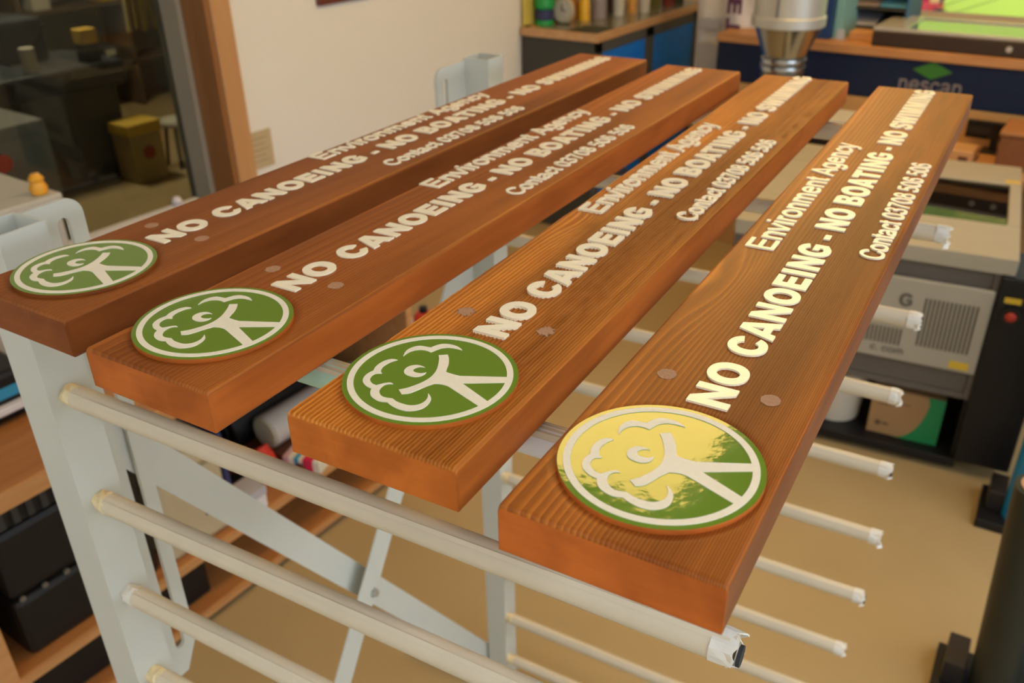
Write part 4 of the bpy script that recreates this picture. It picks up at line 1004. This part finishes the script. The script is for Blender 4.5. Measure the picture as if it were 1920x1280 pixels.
    MB().box((-.12, -.10, .051), (.14, .14, .13)).build('paper', mat('paper_white', (.50, .49, .47), .7), t, bevel=.003)
navy_bench_things()

# metal extraction duct
def duct():
    t = thing('metal_duct', 'shiny metal extraction duct with stepped collar in front of the navy panel', 'duct', (-1.424, 4.2, 0))
    M2 = mat('duct_metal', (.46, .48, .50), .2, metal=1.0, var=.05, scale=12)
    up = MB().lathe([(.158, 1.395), (.165, 1.40), (.165, 1.44), (.158, 1.445), (.158, ZC)], n=40); up.build('upper_pipe', mat('duct_pale', (.50, .51, .50), .4, metal=.5), t, smooth=True)
    MB().lathe([(.150, 1.396), (.100, 1.268)], n=40).build('reducer', M2, t, smooth=True)
    for i, z in enumerate((1.258, 1.225)):
        MB().lathe([(.094, z - .032), (.103, z - .026), (.105, z - .014), (.103, z - .004), (.094, z)], n=36).build('clamp_ring', M2, t, smooth=True)
    MB().lathe([(.096, .0), (.096, 1.27)], n=36).build('lower_pipe', mat('duct_dark', (.20, .20, .19), .3, metal=.9), t, smooth=True)
    MB().box((-.004, -.161, 1.45), (.004, -.157, ZC)).build('seam', mat('duct_dark', (.20, .20, .19), .3, metal=.9), t)
duct()

# laser engraver
LR = .14
def lp(x, y, z=0):
    c, s = math.cos(LR), math.sin(LR); return (x * c - y * s, x * s + y * c, z)
def laser():
    yf = 3.182; xl, xr = -.705, .25; H_ = .885; dp = 1.10
    t = thing('laser_engraver', 'beige and grey laser engraving machine with glass lid behind the rightmost board', 'machine', lp(0, yf), LR)
    BEI = mat('machine_beige', (.36, .325, .25), .5, spec=.4); GRY = mat('machine_grey', (.115, .10, .085), .55); PAN = mat('machine_panel', (.36, .33, .265), .55)
    lid = MB(); z0, z1 = .825, H_
    gx0, gx1, gy0, gy1 = -.56, .207, .335, .835
    lid.box((xl, 0, z0), (xr, gy0, z1)); lid.box((xl, gy1, z0), (xr, dp, z1)); lid.box((xl, gy0, z0), (gx0, gy1, z1)); lid.box((gx1, gy0, z0), (xr, gy1, z1))
    lo = lid.build('lid', BEI, t, bevel=.004)
    MB().box((gx0, gy0, z1 - .012), (gx1, gy1, z1 - .006)).build('lid_glass', glass_mat('lid_glass', (.55, .55, .53)), lo)
    MB().box((.19, .855, z1), (xr - .005, .89, z1 + .001)).build('warning_strip', mat('label_yellow', (.62, .42, .03), .5), lo)
    b = MB(); b.box((xl, .012, .315), (xl + .03, dp - .02, z0)); b.box((xr - .06, .012, .315), (xr - .005, dp - .02, z0)); b.box((xl, dp - .04, .315), (xr - .005, dp - .02, z0)); b.box((xl + .03, .012, .315), (xr - .06, dp - .04, .34)); b.box((xl + .03, .02, .34), (xr - .06, .05, z0))
    b.build('body', GRY, t, bevel=.003)
    MB().box((gx0 - .05, .08, .62), (gx1, 1.0, .64)).build('cutting_bed', mat('bed_grey', (.10, .095, .085), .6), t)
    MB().box((gx0 - .05, .62, .76), (gx1, .67, .80)).build('gantry', mat('gantry_metal', (.40, .40, .42), .35, metal=.6), t)
    MB().box((-.05, .58, .70), (.04, .66, .80)).build('laser_head', BLACK, t, bevel=.006)
    p = MB().box((-.62, -.006, .430), (.207, .010, .762)).build('front_panel', PAN, t, bevel=.006)
    gr = MB()
    for i in range(13): gr.box((-.004 + i * .0138, -.0065, .506), (.0035 + i * .0138, -.0055, .697))
    for i in range(34): gr.box((-.52 + i * .0138, -.0065, .492), (-.5125 + i * .0138, -.0055, .560))
    gr.build('vent_slots', mat('vent_dark', (.06, .05, .03), .7), p)
    L_ = lambda x0, z0: (lambda a, b, z: (x0 + a, -.0062 - z, z0 + b))
    g = MB(); text_mesh(g, 'G', 'heavy', 0, .045, .052, 0, .001, L_(-.092, .652)); g.build('badge_letter', mat('badge_grey', (.10, .09, .075), .5), p)
    g = MB(); text_mesh(g, 'com', 'reg', 0, .030, .028, 0, .001, L_(-.115, .458), .18); text_mesh(g, 'c.', 'reg', 0, .030, .028, 0, .001, L_(-.155, .458), .18); g.build('address_lettering', mat('badge_grey', (.10, .09, .075), .5), p)
    MB().box((.118, -.0075, .443), (.182, -.006, .472)).build('yellow_label', mat('label_yellow', (.62, .42, .03), .5), p)
    col = MB().box((.212, -.01, .06), (.40, .25, .822)).build('control_column', BLACK, t, bevel=.006)
    e = MB().lathe([(0, -.012), (.030, -.012), (.030, 0), (0, 0)], (.266, -.011, .690), n=24, axis='Y'); eo = e.build('stop_collar', mat('stop_black', (.01, .01, .01), .3), col, smooth=True)
    MB().lathe([(0, -.032), (.012, -.030), (.018, -.022), (.014, -.012), (0, -.012)], (.266, -.011, .690), n=20, axis='Y').build('stop_button', mat('stop_red', (.42, .03, .02), .4), col, smooth=True)
    MB().box((.236, -.0125, .732), (.288, -.0105, .752)).build('yellow_label', mat('label_yellow', (.62, .42, .03), .5), col)
    s = MB(); s.box((xl, .0, .022), (xr - .03, dp - .05, .06))
    s.build('base_tray', BLACK, t, bevel=.004)
    q = MB()
    for x in (xl, xr - .09): q.box((x, dp - .12, .06), (x + .06, dp - .06, .315)); q.box((x, .30, .06), (x + .06, .36, .315)) if x < 0 else None
    q.build('rear_leg', BLACK, t)
    MB().box((xr - .05, .02, .06), (xr - .03, dp - .1, .315)).build('side_skirt', BLACK, t)
    for x in (xl + .05, xr - .1):
        for y in (.06, dp - .12): MB().tube((x, y, 0), (x, y, .022), .02, 12).build('foot', BLACK, t)
laser()
def under_laser():
    t = thing('cardboard_box', 'brown cardboard box with green end under the laser machine', 'box', lp(.0, 3.182 + .13, .0605), LR)
    CB = mat('cardboard', (.36, .21, .09), .75); GN = mat('box_green', (.01, .22, .07), .6)
    b = MB().box((-.112, -.07, 0), (.145, .13, .205)).build('carton', CB, t, bevel=.003)
    w = .145
    gl = [(.145, 0), (.145, .205), (.085, .205)] + [(.085 - .09 * math.sin(R(a)) ** 2 * 1.2 if False else .095 + .0 - .105 * (1 - math.cos(R(a))), .205 - .205 * math.sin(R(a))) for a in range(10, 91, 10)]
    MB().prism([gl], 0, .0012, M=lambda a, z, d: (a, -.0701 - d, z)).build('green_print', GN, b)
    MB().box((.1451, -.07, .0), (.1463, .13, .205)).build('green_end', GN, b)
    mk = MB(); mk.lathe([(0, 0), (.012, 0), (.012, .0012), (0, .0012)], (-.075, -.0714, .05), n=14, axis='Y'); mk.box((-.06, -.0714, .045), (-.035, -.0702, .055)); mk.box((-.09, -.0714, .15), (.03, -.0702, .153)); mk.box((-.09, -.0714, .135), (-.04, -.0702, .138))
    mk.build('printed_mark', mat('print_brown', (.13, .08, .04), .7), b)
    t = thing('white_bucket', 'off white plastic bucket beside the cardboard box', 'bucket', lp(-.255, 3.182 + .17, .0605), LR)
    MB().lathe([(0, 0), (.10, 0), (.112, .20), (.118, .205), (.118, .225), (.110, .225), (.098, .01), (0, .01)], n=30).build('bucket_body', mat('bucket_white', (.56, .51, .42), .5), t, smooth=True)
    h = MB(); pts = [(.116 * math.cos(R(a)), -.06 * math.sin(R(a)) - .02, .20 + .02 * math.sin(R(a))) for a in range(0, 181, 15)]
    for a, b_ in zip(pts, pts[1:]): h.tube(a, b_, .004, 6)
    h.build('handle', CHAR, t)
under_laser()

# vinyl rolls standing on black floor brackets at the right edge
def roll_stand(x, y, lab, rlab, rm, r, h, core_m, rx, ry, lean=0):
    t = thing('roll_stand', lab, 'stand', (x, y, 0), R(4))
    MB().box((-.02, -.115, 0), (.62, .115, .035)).build('base_plate', BLACK, t, bevel=.004)
    MB().box((0, -.04, .036), (.055, .085, .115)).build('bracket', mat('bracket_black', (.014, .011, .011), .45), t, bevel=.004)
    q = thing('vinyl_roll', rlab, 'roll', (rx, ry, .0365 + r * abs(math.sin(lean))))
    q.rotation_euler = (0, lean, 0)
    MB().lathe([(r * .78, 0), (r, 0), (r, h), (r * .78, h)], n=36).build('sheet_roll', rm, q, smooth=True)
    MB().lathe([(r * .62, .0), (r * .78, .0), (r * .78, h + .004), (r * .62, h + .004), (r * .62, 0)], n=32).build('core', core_m, q, smooth=True)
CARD = mat('core_card', (.46, .29, .16), .7)
roll_stand(-.045, 2.13, 'black floor bracket holding the black vinyl roll', 'black vinyl roll with cardboard core standing at the right edge', mat('roll_black', (.013, .017, .013), .42), .062, .70, CARD, .088, 2.12, R(-3.2))
roll_stand(-.085, 3.01, 'black floor bracket at the foot of the blue roll', 'bright blue vinyl roll standing beside the laser machine', mat('roll_blue', (.003, .22, .52), .4), .075, 1.0, CARD, .045, 2.99)

# garden mower on the grass bank outside
def mower():
    t = thing('lawn_mower', 'red lawn mower on the grass bank outside the back window', 'mower', (-2.24, 10.75, .49), R(12))
    RD_ = mat('mower_red', (.62, .04, .06), .3, coat=.4)
    MB().prism([ellipse(0, 0, .24, .17, 28, 2.8)], .06, .17).build('deck', RD_, t, bevel=.015)
    MB().prism([ellipse(0, 0, .25, .18, 28, 2.8)], .035, .06).build('deck_rim', mat('mower_grey', (.30, .30, .29), .5), t, bevel=.006)
    MB().lathe([(0, .17), (.09, .17), (.10, .19), (.09, .26), (0, .27)], n=20).build('engine_cover', RD_, t, smooth=True)
    for x in (-.19, .19):
        for y in (-.15, .15):
            MB().lathe([(0, -.02), (.05, -.02), (.06, -.012), (.06, .012), (.05, .02), (0, .02)], (x, y + math.copysign(.035, y), .06), n=16, axis='Y').build('wheel', BLACK, t, smooth=True)
    h = MB()
    for y in (-.12, .12): h.tube((.18, y, .15), (.60, y, .72), .012, 8)
    h.tube((.60, -.12, .72), (.60, .12, .72), .012, 8); h.build('handle', CHAR, t)
mower()
